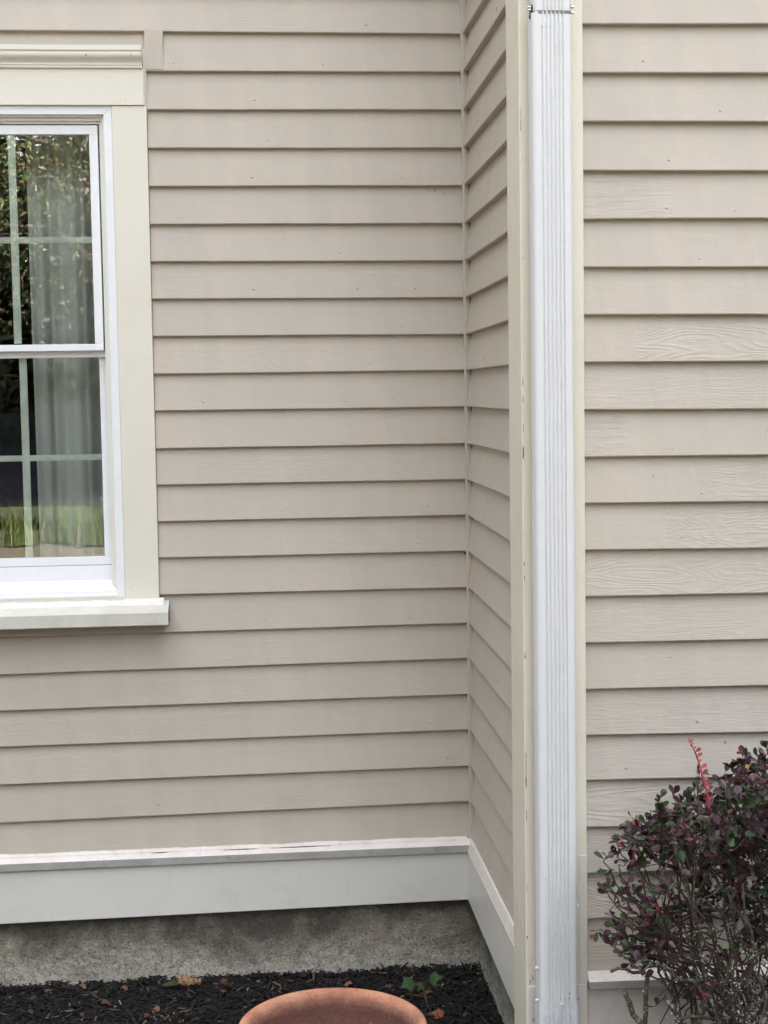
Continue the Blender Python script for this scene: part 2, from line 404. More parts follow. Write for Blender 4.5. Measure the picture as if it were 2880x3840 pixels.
# piece of board between the row above and the window head, and one below the sill
def strip(mb, row, x0, x1, zlo, zhi, seed):
    a, b = rowsA[row]; au, bu = rowsA[row-1]; n = 40; xs = [x0+(x1-x0)*i/n for i in range(n+1)]
    def o_at(z, s): t = (z-(a+b*s))/((au+bu*s)-(a+b*s)); return -T*t
    mb.col = (random.Random(seed).random(), .12, .0, .5)
    mb.grid([[fA(s, o_at(zhi(s), s), zhi(s)) for s in xs], [fA(s, o_at(zlo(s), s), zlo(s)) for s in xs]]); mb.col = (0, 0, 0, 0)
krow = [k for k in range(1, len(rowsA)) if rowsA[k][0]-.4*rowsA[k][1] < zc_top-.010][0]
strip(sa, krow, WX0-.001, WX1+.0008, lambda s: zc_top-.03, lambda s: rowsA[krow-1][0]+rowsA[krow-1][1]*s+.01, 3)
klow = [k for k in range(1, len(rowsA)) if rowsA[k-1][0]-.4*rowsA[k-1][1] <= zsill+.040][0]-1
a_, b_ = rowsA[klow]
xs = [WX0+(WX1-WX0)*i/60 for i in range(61)]
sa.col = (.3, .12, 0, .4)
sa.grid([[fA(s, -T*.5, zsill+.03) for s in xs], [fA(s, -.0003, a_+b_*s+.0022) for s in xs], [fA(s, -.0026, a_+b_*s) for s in xs], [fA(s, -T-.006, a_+b_*s) for s in xs]])
sa.col = (0, 0, 0, 0)
# gusset pieces left and right of the sill horn
# overlapping step flashing tab beside the header
x0, z0 = at(540, 125, YA); x1, z1 = at(612, 262, YA)
sa.col = (.9, .02, 0, .35)
sa.box(x0, x1, YA-.0012, YA+.010, z1+.001, z0-.003)
x0b, z0b = at(540, 122, YA); x1b, z1b = at(612, 142, YA)
sa.box(x0b, x1b-.001, YA+.0005, YA+.012, z1b, z0b+.006)
sa.col = (0, 0, 0, 0)
wallA = sa.build('back_wall_siding'.replace('back_wall_', ''), MAT['clap'], house, smooth=False, attr='seg')
wallA['label'] = 'recessed wall of taupe clapboards beside the window'
ss = MB(); clap(ss, fS, rowsS, 3.30, YA-.006, None, 23, coarse=.12)
wallS = ss.build('siding', MAT['clap'], house, attr='seg'); wallS['label'] = 'narrow shaded return wall of clapboards in the inside corner'
XB0 = .7080
sb = MB()
def S_(r, g, c, a): return (r, g, c, a)
rB = random.Random(5)
def bx(px): return at(px, 1500, YB)[0]
spec = {}
def sp(k, lst):    # k row in the photo (0 = first visible butt line), lst of (px0, px1, grain, cath, tint)
    spec[k+32] = [(bx(a)-(.3 if a < 2205 else 0), bx(b) if b < 2880 else 3.2, (rB.random(), g, c, t)) for a, b, g, c, t in lst]
sp(0, [(2200, 2880, .03, 0, .25)]); sp(1, [(2200, 2880, .03, 0, .15)]); sp(2, [(2200, 2880, .05, 0, .2)]); sp(3, [(2200, 2880, .04, 0, .1)])
sp(4, [(2200, 2540, 1.0, 0, .15), (2540, 2880, .05, 0, .1)]); sp(5, [(2200, 2880, .07, 0, .1)]); sp(6, [(2200, 2880, .18, 0, .1)])
sp(7, [(2200, 2392, .05, 0, .15), (2392, 2880, .45, .8, .05)]); sp(8, [(2200, 2880, .75, .15, .1)]); sp(9, [(2200, 2355, 1.1, .1, .1), (2355, 2860, .06, 0, .05), (2860, 2880, .9, 0, .1)])
sp(10, [(2200, 2650, .1, 0, .12), (2650, 2880, .9, .2, 0)]); sp(11, [(2200, 2485, .15, .05, .1), (2485, 2880, .8, .5, 0)]); sp(12, [(2200, 2880, .4, .5, .15)])
sp(13, [(2200, 2310, .3, .2, .15), (2310, 2800, .75, 0, .1), (2800, 2880, .15, 0, .1)]); sp(14, [(2200, 2880, .25, 0, .2)]); sp(15, [(2200, 2880, .7, .1, .2)]); sp(16, [(2200, 2880, .55, .1, .2)])
sp(17, [(2200, 2880, .4, .8, .2)]); sp(18, [(2200, 2310, 1.0, .2, .2), (2310, 2880, .3, .1, .2)]); sp(19, [(2200, 2880, .6, .8, .2)]); sp(20, [(2200, 2880, .5, .6, .25)])
clap(sb, fB, rowsB, XB0, 3.2, None, 31, spec=spec, coarse=1.0)
wallB = sb.build('siding', MAT['clap'], house, attr='seg'); wallB['label'] = 'projecting wall of rough-grained clapboards behind the shrub'

# backing walls, thick, with the window opening left free
bk = MB(); ztop = EYE+4.05
for r in ((-3.05, WX0+.05, EYE-1.45, ztop), (WX1-.05, XC+.03, EYE-1.45, ztop), (WX0+.05, WX1-.05, zc_top-.12, ztop), (WX0+.05, WX1-.05, EYE-1.45, zsill+.02)):
    bk.box(r[0], r[1], YA+.0255, YA+.14, r[2], r[3])
bk.box(XC+.0255, XC+.12, YB+.02, YA+.025, EYE-1.45, ztop)
bk.box(XC+.121, 3.25, YB+.0255, YB+.14, EYE-1.5, ztop)
bk.build('wall_sheathing', MAT['room'], house)

ev = MB(); ev.box(-3.1, XC+.3, YA-.42, YA+.12, ztop-.02, ztop+.02); ev.box(XC+.301, 3.3, YB-.42, YB+.12, ztop-.02, ztop+.02); build_parts(ev, 'eave', MAT['cream'], house)
def roof(x0, x1, ye, seed):
    mb = MB(); yr, zr = 8.2, ztop+2.5; pr = [(ye, ztop+.021), (yr, zr), (12.2, ztop+.3)]; up = [(ye, ztop+.12), (yr, zr+.12), (12.3, ztop+.4)]
    for q in (pr, up): mb.grid([[(x, y, z) for x in (x0, x1)] for y, z in q])
    for x in (x0, x1): mb.face([(x, y, z) for y, z in pr+up[::-1]]); mb.face([(x, pr[0][0], ztop+.021), (x, yr, zr), (x, 12.2, ztop+.021)])
    mb.face([(x0, ye, ztop+.021), (x1, ye, ztop+.021), (x1, ye, ztop+.12), (x0, ye, ztop+.12)])
    mb.build('roof', plain('grey_asphalt_shingle', (.10, .095, .09), .95, 0, .004, 60), house)
roof(-7, XC+.3, YA-.42, 1); roof(XC+.301, 7, YB-.42, 2)
rb = MB(); rb.box(-6.6, 6.6, YA+3.3, 11.6, -.1, ztop); rb.box(-6.6, -3.051, YA+.02, YA+3.29, -.1, ztop); rb.box(3.251, 6.6, YB+.02, YA+3.29, -.1, ztop)
build_parts(rb, 'wall_body', MAT['room'], house)
# water table: sloping ledge and skirt board
def ledge(frame, s0, s1, ztf, front, name_t, zn=.0200, dz=.0145, lean=0.0, wobk=0, zsk=None, label=None):
    n = max(8, int((s1-s0)/.02)); xs = [s0+(s1-s0)*i/n for i in range(n+1)]
    def wz(s): return .0005*mnoise.noise(Vector((s*7, wobk, 3)))
    top = MB()
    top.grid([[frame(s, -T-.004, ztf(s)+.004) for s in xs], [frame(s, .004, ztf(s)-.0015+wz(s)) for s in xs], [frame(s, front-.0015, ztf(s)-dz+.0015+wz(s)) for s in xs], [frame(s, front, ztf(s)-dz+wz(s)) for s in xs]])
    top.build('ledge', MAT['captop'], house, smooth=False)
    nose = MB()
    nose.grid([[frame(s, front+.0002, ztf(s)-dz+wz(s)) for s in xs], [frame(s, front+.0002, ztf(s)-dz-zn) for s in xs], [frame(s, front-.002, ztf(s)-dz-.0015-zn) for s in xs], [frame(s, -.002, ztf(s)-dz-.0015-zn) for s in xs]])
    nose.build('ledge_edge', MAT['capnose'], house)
zA = lambda s: EYE-1.2480+.0005*s
ledge(fA, -3.0, XC-.0030, zA, .0215, 'a')
zS = lambda s: zA(XC)
ledge(fS, 3.300, YA-.0015, zS, .0130, 's', zn=.0012, dz=.030)
zB_ = lambda s: zcapB[0]+zcapB[1]*s
ledge(fB, .7100, 3.2, zB_, .0290, 'b', zn=.0165)
# fillet of caulk, cracked, above the back ledge
ck = MB(); n = 150; xs = [-1.3+(XC-.012+1.3)*i/n for i in range(n+1)]
def cw(s): return .0035+.0025*mnoise.noise(Vector((s*9, 4, 1)))+.002*mnoise.noise(Vector((s*40, 4, 1)))
ck.grid([[fA(s, -.0008, zA(s)+.003+cw(s)) for s in xs], [fA(s, .0016, zA(s)+.001+.5*cw(s)) for s in xs], [fA(s, .006, zA(s)-.0018) for s in xs]])
ck.build('caulk_bead', MAT['captop'], house)
for (px, py, w_, rr) in ((905, 3203, .10, 1), (1130, 3181, .17, 2), (600, 3190, .05, 3)):
    cr = MB(); x, z = at(px, py, YA-.004); m_ = 26; rn = random.Random(rr)
    up, dn = [], []
    for i in range(m_+1):
        t = i/m_; s = x+w_*(t-.5); th = .0007*sin(pi*t)+.0001+rn.random()*.0003
        zz = zA(s)-.0030+.0007*mnoise.noise(Vector((s*60, rr, 0)))
        up.append(fA(s, .0095, zz+th)); dn.append(fA(s, .0098, zz-th))
    cr.grid([up, dn]); c_ = cr.build('caulk_crack', MAT['dark'], house)
# skirt boards
sk = MB(); n = 60; x_l, x_r = -3.0, XC-.0115; xs = [x_l+(x_r-x_l)*i/n for i in range(n+1)]
def zsk(s): return EYE-1.4232-.0082*(XC-s)
tops = EYE-1.2480-.0300
sk.grid([[fA(s, .0110, tops) for s in xs], [fA(s, .0115, zsk(s)+.0015) for s in xs], [fA(s, .0105, zsk(s)) for s in xs], [fA(s, -.020, zsk(s)) for s in xs]])
sk.build('skirt_board', MAT['skirt'], house)
sk = MB(); ys = [3.305+(YA-.010-3.305)*i/30 for i in range(31)]
zs_b = zsk(XC)
def zss(s): return zs_b - .012*(YA-s)
sk.grid([[fS(s, .0115, tops+.004) for s in ys], [fS(s, .0118, zss(s)+.0015) for s in ys], [fS(s, .0108, zss(s)) for s in ys], [fS(s, -.030, zss(s)) for s in ys]])
sk.build('skirt_board', MAT['skirt'], house)
sk = MB(); sk.box(.7095, 3.2, YB-.006, YB+.02, EYE-1.53, zB_(.71)-.020)
sk.build('skirt_board', MAT['captop'], house)

# inside-corner stop and caulk
cs = MB(); n = 160; zz0, zz1 = EYE-1.25, ztop
rows = []
for i in range(n+1):
    z = zz0+(zz1-zz0)*i/n; j = .0008*mnoise.noise(Vector((z*14, 1, 2))); j2 = .0007*mnoise.noise(Vector((z*40, 5, 2)))
    rows.append([(XC-.0048+j, YA+.013, z), (XC-.0046+j, YA-.0006, z), (XC-.0036+j2, YA-.0026+j2, z), (XC-.0014, YA-.0050+j, z), (XC+.013, YA-.0054+j, z)])
cs.grid(rows); cs.build('corner_stop', MAT['clap'], house, attr='seg')

# foundation
def fnd(name, frame, s0, s1, z0, z1, seed, mat, lab):
    mb = MB(); ns, nz = int((s1-s0)/.006), int((z1-z0)/.006)
    rows = []
    for j in range(nz+1):
        z = z0+(z1-z0)*j/nz
        rows.append([frame(s0+(s1-s0)*i/ns, -.0245+.0035*mnoise.noise(Vector(((s0+(s1-s0)*i/ns)*6, z*8, seed)))+.0022*mnoise.noise(Vector(((s0+(s1-s0)*i/ns)*60, z*60, seed)))+.0012*mnoise.noise(Vector(((s0+(s1-s0)*i/ns)*160, z*160, seed))), z) for i in range(ns+1)])
    mb.grid(rows); o = mb.build('foundation', mat, house, smooth=True); o['label'] = lab
fnd('foundation', fA, -1.6, XC+.026, -.08, EYE-1.40, 1, concrete('stained_concrete', (.21, .185, .145), (.52, .465, .37), (.045, .038, .032), .115), 'pitted grey concrete foundation with sooty stains')
fnd('foundation', fS, 3.30, YA+.03, -.08, EYE-1.40, 5, concrete('dark_green_concrete', (.14, .15, .12), (.22, .22, .18), (.03, .035, .025), .12), 'dark greenish concrete foundation of the return wall')  # darker, greener colours than the back foundation
fb = MB(); fb.box(XC+.0245, 3.2, YB+.025, YB+.12, -.08, EYE-1.52); fb.box(-3.0, -1.6, YA+.0245, YA+.12, -.08, EYE-1.42); fb.box(XC+.0245, XC+.12, YB+.03, 3.44, -.08, EYE-1.42)
build_parts(fb, 'foundation', MAT['endgrain'], house)

# corner board
CY = YB-.022; CX = .5715; CR = .7078
cb = MB()
n = 220; z0, z1 = .06, ztop; rows = []
for i in range(n+1):
    z = z0+(z1-z0)*i/n; e = .0006*mnoise.noise(Vector((z*30, 0, 0)))+.0004*mnoise.noise(Vector((z*110, 7, 0))); g = .0005*mnoise.noise(Vector((z*24, 9, 4)))
    rows.append([(XC+.01, 3.3135, z), (CX, 3.3130+g, z), (CX, CY+.0030+e, z), (CX+.0009+e, CY+.0008, z), (CX+.003+e, CY, z), (CR-.0012+g, CY, z), (CR-.0002+g, CY+.001, z), (CR+g, YB+.012, z)])
cb.grid(rows)
cb.build('corner_board', MAT['creamcorner'], house)
# patched lower length of the board
pb = MB(); x0, zp = at(1973, 3700, CY); pb.box(CX+.004, CR-.0025, CY-.0022, CY+.001, .065, zp, .0008)
x1_, zq = at(2210, 3206, CY); pb.box(at(2172, 3400, CY)[0], CR-.0002, CY-.0018, CY+.001, zp+.0015, zq, .0006)
build_parts(pb, 'trim_patch', MAT['cream'], house)

def chip(mb, frame, s, z, w_, h_, o, seed, n=11, jag=.45):
    rn = random.Random(seed); pts = []
    for i in range(n):
        a = 2*pi*i/n; r = 1-jag*rn.random(); pts.append((s+w_/2*cos(a)*r, z+h_/2*sin(a)*r))
    mb.face([frame(p[0], o, p[1]) for p in pts])
    mb.grid([[frame(p[0], o, p[1]) for p in pts], [frame(p[0], o-.0009, p[1]) for p in pts]], True)
fC = lambda s, o, z: (s, CY-o, z)
ch = MB()
for i, (px, py, w_, h_) in enumerate(((1957, 1700, 9, 70), (1956, 1600, 3, 50), (1962, 2460, 6, 34), (1958, 2115, 4, 22), (1961, 2170, 3, 30), (1957, 2830, 3, 60), (1968, 2880, 4, 90), (1962, 2930, 5, 60), (1961, 3060, 3, 60), (1950, 470, 3, 60), (1950, 420, 2, 50), (1954, 1430, 3, 60), (1956, 1500, 4, 40), (1967, 3515, 6, 20), (1960, 3330, 3, 40), (1961, 970, 3, 14))):
    x, z = at(px, py, CY); chip(ch, fC, max(x, CX+.0035), z, w_/1708, h_/1708, .0004, i, 12, .6)
for i, (px, py, w_, h_) in enumerate(((1988, 3680, 3, 26), (1998, 3668, 3, 22), (1996, 3827, 4, 12), (2004, 3826, 4, 12), (1999, 3820, 8, 3))):
    x, z = at(px, py, CY-.002); chip(ch, fC, x, z, w_/1708, h_/1708, .0026, i+60, 9)
build_parts(ch, 'bare_wood_chip', MAT['wood'], house)
ch = MB()
for i, (py0, s_) in enumerate(((3395, 1), (3430, 2), (3460, 3))):
    y, z = atx(1940+8*i, py0, CX); chip(ch, fS, y, z, .028, .028, XC-CX+.0004, i+5, 14, .35)
for i, (px, py) in enumerate(((1944, 3545), (1946, 3672), (1934, 3770), (1940, 3490))):
    y, z = atx(px, py, CX); chip(ch, fS, y, z, .006, .009, XC-CX+.0004, i+15, 7, .3)
for i in range(16):
    x, z = at(1953+i*.8, 3330+i*33, CY); chip(ch, fC, CX+.0045, z, .003, .018, .0007, i+30, 9, .5)
build_parts(ch, 'paint_scrape', MAT['caulk'], house)
# small marks and lumps
ch = MB()
for i, (px, py, w_, h_) in enumerate(((1856, 36, 3, 24), (1604, 693, 4, 20), (1630, 716, 7, 6), (1708, 730, 3, 3), (1665, 728, 2, 16), (1733, 1905, 4, 4), (1746, 2075, 16, 10), (1752, 2362, 2, 3), (594, 3020, 4, 7), (1489, 365, 2, 8), (1735, 690, 6, 14))):
    x, z = at(px, py, YA)
    if px > 1800: y, z = atx(px, py, XC); chip(ch, fS, y, z, .01, .014, -.004, i)
    else: chip(ch, fA, x, z, w_/1356, h_/1356, -.0015, i)
for i, (px, py, w_, h_) in enumerate(((2722, 2786, 4, 17), (2451, 1783, 5, 5), (2383, 70, 3, 4), (2515, 2467, 4, 5), (2604, 2451, 2, 4))):
    x, z = at(px, py, YB); chip(ch, fB, x, z, w_/1708, h_/1708, -.0045 if i == 0 else -.002, i+80)
build_parts(ch, 'debris_speck', MAT['dark'], house)

# ------------------------------------------------------------------ window (part of the house) and its pieces
CA = YA-.012                                   # casing face
WXL = lambda x: WX0+WX1-x                      # mirrored abscissa
m = MB(); zt_ = EYE+.795; xo = -.3556; xl = WXL(xo); zb_ = EYE-.530; wv = .0225; y0_, y1_ = YA-.0075, YA+.010
oo = [(xo, zb_), (xo, zt_), (xl, zt_), (xl, zb_)]; ii = [(xo-wv, zb_), (xo-wv, zt_-wv), (xl+wv, zt_-wv), (xl+wv, zb_)]
loop = lambda pts, y: [(p[0], y, p[1]) for p in pts]
m.grid([loop(oo, y1_), loop(oo, y0_+.001), loop([(p[0]-.001*(1 if p[0] > -.7 else -1), p[1]) for p in oo], y0_), loop([(p[0]+.001*(1 if p[0] > -.7 else -1), p[1]) for p in ii], y0_), loop(ii, y0_+.001), loop(ii, y1_)])
wino = m.build('window', MAT['vinyl'], house); wino['label'] = 'white double hung window in wide cream casing'
def sub(mb, name, mat, **k):
    if k.pop('parts', False): return build_parts(mb, name, mat, wino, **k)
    return mb.build(name, mat, wino, **k)
win = MB()
win.box(-.3551, WX1, CA, YA+.018, EYE-.545, EYE+.7945, .0012); win.box(WX0, WX0+.0921, CA, YA+.018, EYE-.545, EYE+.7945, .0012)
sub(win, 'casing', MAT['cream'], parts=True)
m = MB(); m.box(WX0-.003, at(540, 396, CA-.004)[0], CA-.0045, YA+.018, EYE+.7955, EYE+.893, .0010)
sub(m, 'head_board', MAT['cream'])
# crown moulding over the head
def crown(x0, x1):
    z1 = EYE+.9475; prof = [(.002, 0), (.030, 0), (.030, -.0130), (.0265, -.0150), (.0262, -.0185), (.0275, -.0210), (.0268, -.0265), (.0240, -.0310), (.0190, -.0360), (.0150, -.0405), (.0130, -.0450), (.0135, -.0480), (.0110, -.0500), (.0115, -.0530), (.0105, -.0560), (.004, -.0575)]
    mb = MB(); xs = [x0+(x1-x0)*i/40 for i in range(41)]
    mb.grid([[(s, CA-o, z1+z+.0007*mnoise.noise(Vector((s*5, 0, 0)))) for o, z in prof] for s in xs])
    mb.face([(x1, CA-o, z1+z) for o, z in prof]); mb.face([(x0, CA-o, z1+z) for o, z in prof]); return mb
m = crown(WX0-.010, at(530, 220, CA-.03)[0]); sub(m, 'crown_moulding', MAT['cream'])
m = MB(); xj = at(262, 220, CA-.03)[0]
m.box(xj-.0006, xj+.0006, CA-.0309, CA-.02, EYE+.9335, EYE+.9474)
sub(m, 'moulding_joint', MAT['caulk'])
# peeling caulk line at the end of the head
m = MB(); rows = []
xe = at(540, 396, CA-.004)[0]
for i in range(60):
    z = EYE+.775+(.17)*i/59; j = .0016*mnoise.noise(Vector((z*70, 2, 2))); top = .004 if z > EYE+.885 else 0
    rows.append([(xe-.001, CA+.002, z), (xe+.0022+j, CA+.004, z), (WX1+.0020+j*.5, YA+.0015, z)])
m.grid(rows); sub(m, 'caulk_bead', MAT['caulk'])
m = MB()
for px, py, r in ((322, 206, .0042), (491, 204, .0026), (470, 372, .0022)):
    yy = CA-.0275 if py < 250 else CA-.0052
    x, z = at(px, py, yy); N = 10
    m.face([(x+r*.5*cos(2*pi*i/N), yy-.0006, z+r*.5*sin(2*pi*i/N)) for i in range(N)])
sub(m, 'nail_hole', MAT['dark'], parts=True)
m = MB()
for px, py, r in ((502, 2211, .005), (558, 2193, .0018), (482, 1537, .002)):
    x, z = at(px, py, CA); m.tube([(x, CA+.001, z), (x, CA-.0008, z), (x, CA-.0014, z)], [r, r*.9, r*.4], 12)
sub(m, 'plugged_screw', MAT['cream'], parts=True)
# white vinyl outer frame (mitred), jambs and tracks
def frame_ring(mb, xo, zo0, zo1, wd, y0, y1):       # rectangular ring, outer at xo (right) mirrored to the left
    xl = WXL(xo)
    mb.box(xo-wd, xo, y0, y1, zo0, zo1, .0008); mb.box(xl, xl+wd, y0, y1, zo0, zo1, .0008)
jm = MB()                                             # caulked mitre lines
for sg in (1, -1):
    q0 = (xo, zt_) if sg > 0 else (xl, zt_); q1 = (q0[0]-sg*wv, zt_-wv)
    jm.face([(q0[0], y0_-.0003, q0[1]), (q1[0], y0_-.0003, q1[1]), (q1[0]+.0006*sg, y0_-.0003, q1[1]-.0006), (q0[0]+.0006*sg, y0_-.0003, q0[1]-.0006)])
sub(jm, 'mitre_joint', MAT['capnose'], parts=True)
m = MB()
xj = xo-wv
for i, (dx, y0, y1) in enumerate(((.0045, YA+.002, YA+.1), (.0095, YA+.012, YA+.1), (.0150, YA+.020, YA+.1))):
    for sgn in (1, -1):
        a = xj+.0002-dx*1.0; b = a+dx+.003
        if sgn < 0: a, b = WXL(b), WXL(a)
        m.box(a, b, y0+i*.0001, y1-i*.001, EYE-.53, zt_-wv+.004-i*.0002)
for i, (dz, y0) in enumerate(((.005, YA+.002), (.0135, YA+.012), (.0200, YA+.020))):
    m.box(WXL(xj)+.001, xj-.001, y0, YA+.098-i*.001, zt_-wv-dz, zt_-wv+.003)
sub(m, 'jamb_track', MAT['sashcream'])
# upper sash
US = YA+.016
xg = -.4205; xs_o = -.3950
gz0, gz1 = EYE+.169, EYE+.7250
m = MB()
def rail(mb, x0, x1, z0, z1, y0, y1, c=.0012): mb.box(x0, x1, y0, y1, z0, z1, c)
x_g, z_g = at(345, 900, US); xgU = at(345, 900, US)[0]
gz1 = at(330, 504, US)[1]; gz0 = at(359, 1284, US)[1]; xso = at(377, 900, US)[0]; zmr0 = at(392, 1314, US)[1]; ztr = at(360, 470, US)[1]
rail(m, xgU, xso, gz0-.004, gz1+.0, US, US+.03); rail(m, WXL(xso), WXL(xgU), gz0-.004, gz1, US, US+.03)
rail(m, WXL(xso), xso, gz1+.0002, ztr, US+.0003, US+.03); rail(m, WXL(xso), xso, zmr0, gz0-.0042, US-.001, US+.03)
sub(m, 'upper_sash', MAT['vinyl'])
LS = US+.034
xgL = at(379, 1600, LS)[0]; xsoL = at(411, 1600, LS)[0]; lz1 = at(370, 1340, LS)[1]; lz0 = at(393, 2086, LS)[1]; lz_b = at(424, 2117, LS)[1]; lz_c = at(424, 2175, LS)[1]; zl_t = at(392, 1316, LS-.012)[1]
m = MB()
rail(m, xgL, xsoL, lz0+.0, lz1, LS, LS+.03); rail(m, WXL(xsoL), WXL(xgL), lz0, lz1, LS, LS+.03)
rail(m, WXL(xsoL), xsoL+.004, lz1+.0002, zl_t, LS-.012, LS+.03)
rail(m, WXL(xsoL), xsoL, lz_b+.0006, lz0-.0002, LS-.001, LS+.03); rail(m, WXL(xsoL), xsoL, lz_c, lz_b-.0008, LS-.004, LS+.03)
sub(m, 'lower_sash', MAT['vinyl'])
# muntins between the panes
def muntin(x0, x1, z0, z1, y, vertical):
    mb = MB(); c = .0032
    mb.box(x0, x1, y, y+.006, z0, z1, .0008)
    if vertical: xm = (x0+x1)/2; mb.box(xm-.0035, xm+.0035, y-.0018, y+.001, z0, z1, .0006)
    else: zm = z0+(z1-z0)*.42; mb.box(x0, x1, y-.0016, y+.001, zm-.0030, zm+.0035, .0006)
    return mb
for (S, z0, z1, xr, pxs, pys, vx) in ((US, gz0, gz1, xgU, (341, 887), (341, 911), (54, 889.5)), (LS, lz0, lz1, xgL, (355, 1703), (355, 1725), (97.2, 1714))):
    yv = S+.014
    zt2, zb2 = at(*pxs, yv)[1], at(*pys, yv)[1]; xc_ = at(*vx, yv)[0]
    for xm in (xc_, WXL(xc_)): sub(muntin(xm-.0102, xm+.0102, z0, z1, yv, True), 'muntin', MAT['muntin'])
    sub(muntin(WXL(xr), xr, zb2, zt2, yv+.0004, False), 'muntin', MAT['muntin'])
    g = MB(); g.face([(WXL(xr), S+.010, z0), (xr, S+.010, z0), (xr, S+.010, z1), (WXL(xr), S+.010, z1)])
    sub(g, 'glass_pane', MAT['glass'])
# white vinyl sill, wood sill board, nose
m = MB(); zs1 = at(424, 2178, YA+.03)[1]; zs0 = at(0, 2240, YA-.004)[1]
xL, xR = WXL(xo-wv)+.0, xo-wv+.004
m.grid([[(x, YA+.045, zs1+.002) for x in (xL, xR)], [(x, YA+.002, zs1-.022) for x in (xL, xR)], [(x, YA-.002, zs1-.0235) for x in (xL, xR)], [(x, YA-.002, zs1-.031) for x in (xL, xR)], [(x, YA-.012, zs1-.033) for x in (xL, xR)], [(x, YA-.0125, zs1-.0385) for x in (xL, xR)], [(x, YA+.01, zs1-.0385) for x in (xL, xR)]])
m.face([(xR, YA+.045, zs1+.002), (xR, YA+.002, zs1-.022), (xR, YA-.002, zs1-.031), (xR, YA+.045, zs1-.031)])
sub(m, 'vinyl_sill', MAT['vinyl'])
zv = zs1-.0385
m = MB(); NY = YA-.078; xn = at(631, 2318, NY)[0]; zn1 = at(631, 2293, NY)[1]; zn0 = at(631, 2345, NY)[1]
m.box(WXL(-.3556), -.3556, YA-.010, YA+.02, EYE-.575, zv+.0005, .0008)
sub(m, 'sill_fillet', MAT['cream'])
m = MB(); nn = 120; x0n, x1n = WXL(xn), xn; rows = []
for i in range(nn+1):
    x = x0n+(x1n-x0n)*i/nn; j = .0009*mnoise.noise(Vector((x*30, 3, 3))); j3 = .0005*mnoise.noise(Vector((x*90, 3, 9)))
    rows.append([(x, YA-.002, zn1+.0205), (x, NY+.012, zn1+.0032+j), (x, NY+.002, zn1+j), (x, NY, zn1-.0025+j), (x, NY, zn0+.002+j3), (x, NY+.002, zn0+j3), (x, YA-.002, zn0+.002)])
m.grid(rows); m.face(rows[0]); 
sub(m, 'sill', MAT['sillpaint'])
m = MB(); m.face([(p[0]+.0002, p[1], p[2]) for p in rows[-1]]); sub(m, 'sill_end', MAT['endgrain'])
# lumpy caulk along the back of the sill and round the casing foot
m = MB(); nn = 200; rows = []
for i in range(nn+1):
    x = WXL(-.25)+(-.25-WXL(-.25))*i/nn; j = .003*mnoise.noise(Vector((x*22, 8, 1)))+.0015*mnoise.noise(Vector((x*80, 8, 1)))
    f_ = 1.0 if x < -.36 else 1.5
    yb = YA-.0105 if x < -.3556 else CA-.0002
    rows.append([(x, yb-.0004, zn1+.020+.006*f_+j), (x, yb-.0060, zn1+.0185+.002*f_+j*.5), (x, yb-.016-j*2, zn1+.0150), (x, yb-.022, zn1+.0112)])
m.grid(rows); sub(m, 'caulk_bead', MAT['caulk'], smooth=True)

# room behind the window
m = MB(); m.box(-1.9, .5, YA+.15, YA+3, EYE-1.2, EYE+1.2)
m.f = [f for i, f in enumerate(m.f) if i != 2]; m.c = m.c[:len(m.f)]
m.build('room', MAT['room'], house)

# ------------------------------------------------------------------ curtain
def curtain():
    YC_ = YA+.235; xl = at(110, 1000, YC_)[0]; xr = .02; n = 150; rows = []
    zt, zb = EYE+.95, EYE-.78
    def y_of(t, z):
        d = t*(xr-xl)
        w_ = .018*sin(d*62+.9)+.009*sin(d*137+2.2)+.012*sin(d*31)
        return w_*(.85+.15*sin(z*1.3)) + .004*mnoise.noise(Vector((d*9, z*1.2, 2)))
    for j in range(26):
        z = zt+(zb-zt)*j/25
        rows.append([(xl+t*(xr-xl)+.002*sin(z*2.1), YC_+y_of(t, z), z) for t in [i/n for i in range(n+1)]])
    mb = MB(); mb.grid(rows)
    m = NT('grey_green_curtain_cloth'); P = m.sep(m.pos()); wv = m.noise(m.comb(m.math('MULTIPLY', P[0], 900), 0.0, m.math('MULTIPLY', P[2], 900)), 1, 2)
    m.base(m.mix(m.ramp(wv, [(.3, 0.0), (.7, 1.0)]), (.66, .68, .65), (.77, .79, .76))); m.rough(.95); m.p.inputs['Sheen Weight'].default_value = .2
    o = mb.build('curtain', m.m, None, smooth=True)
    tag(o, 'grey green curtain hanging in soft folds behind the window glass', 'curtain')
curtain()

# ------------------------------------------------------------------ downspout
def dprofile(xc, yf, w_, d, grow=0.0, ribs=True):
    hw = w_/2+grow; r = .012; pts = []
    N = 260
    # front face from left to right with ribs
    for i in range(N+1):
        t = i/N; x = -hw+r+(2*hw-2*r)*t; nx = (x+hw)/(2*hw); y = 0
        if ribs:
            if .21 < nx < .7825: y += .0042*abs(cos(pi*(nx-.235)/.1045))**5*min(1, (nx-.21)/.025, (.7825-nx)/.025)
        pts.append((xc+x, yf-grow+.0012+y))
    for i in range(1, 9):
        a = pi/2*i/8; pts.append((xc+hw-r+r*sin(a), yf-grow+.0012+r-r*cos(a)))
    for i in range(0, 7):
        a = pi/2*i/6; pts.append((xc+hw-r*.6*(1-cos(a)), yf+d+grow-r*.6*(1-sin(a))))
    for i in range(0, 7):
        a = pi/2*i/6; pts.append((xc-hw+r*.6-r*.6*sin(a), yf+d+grow-r*.6*(1-cos(a))))
    for i in range(0, 8):
        a = pi/2*i/8; pts.append((xc-hw+r-r*cos(a), yf-grow+.0012+r-r*sin(a)))
    return pts
DF = 3.084; xd = .6290; wd = .0831; dd = .055
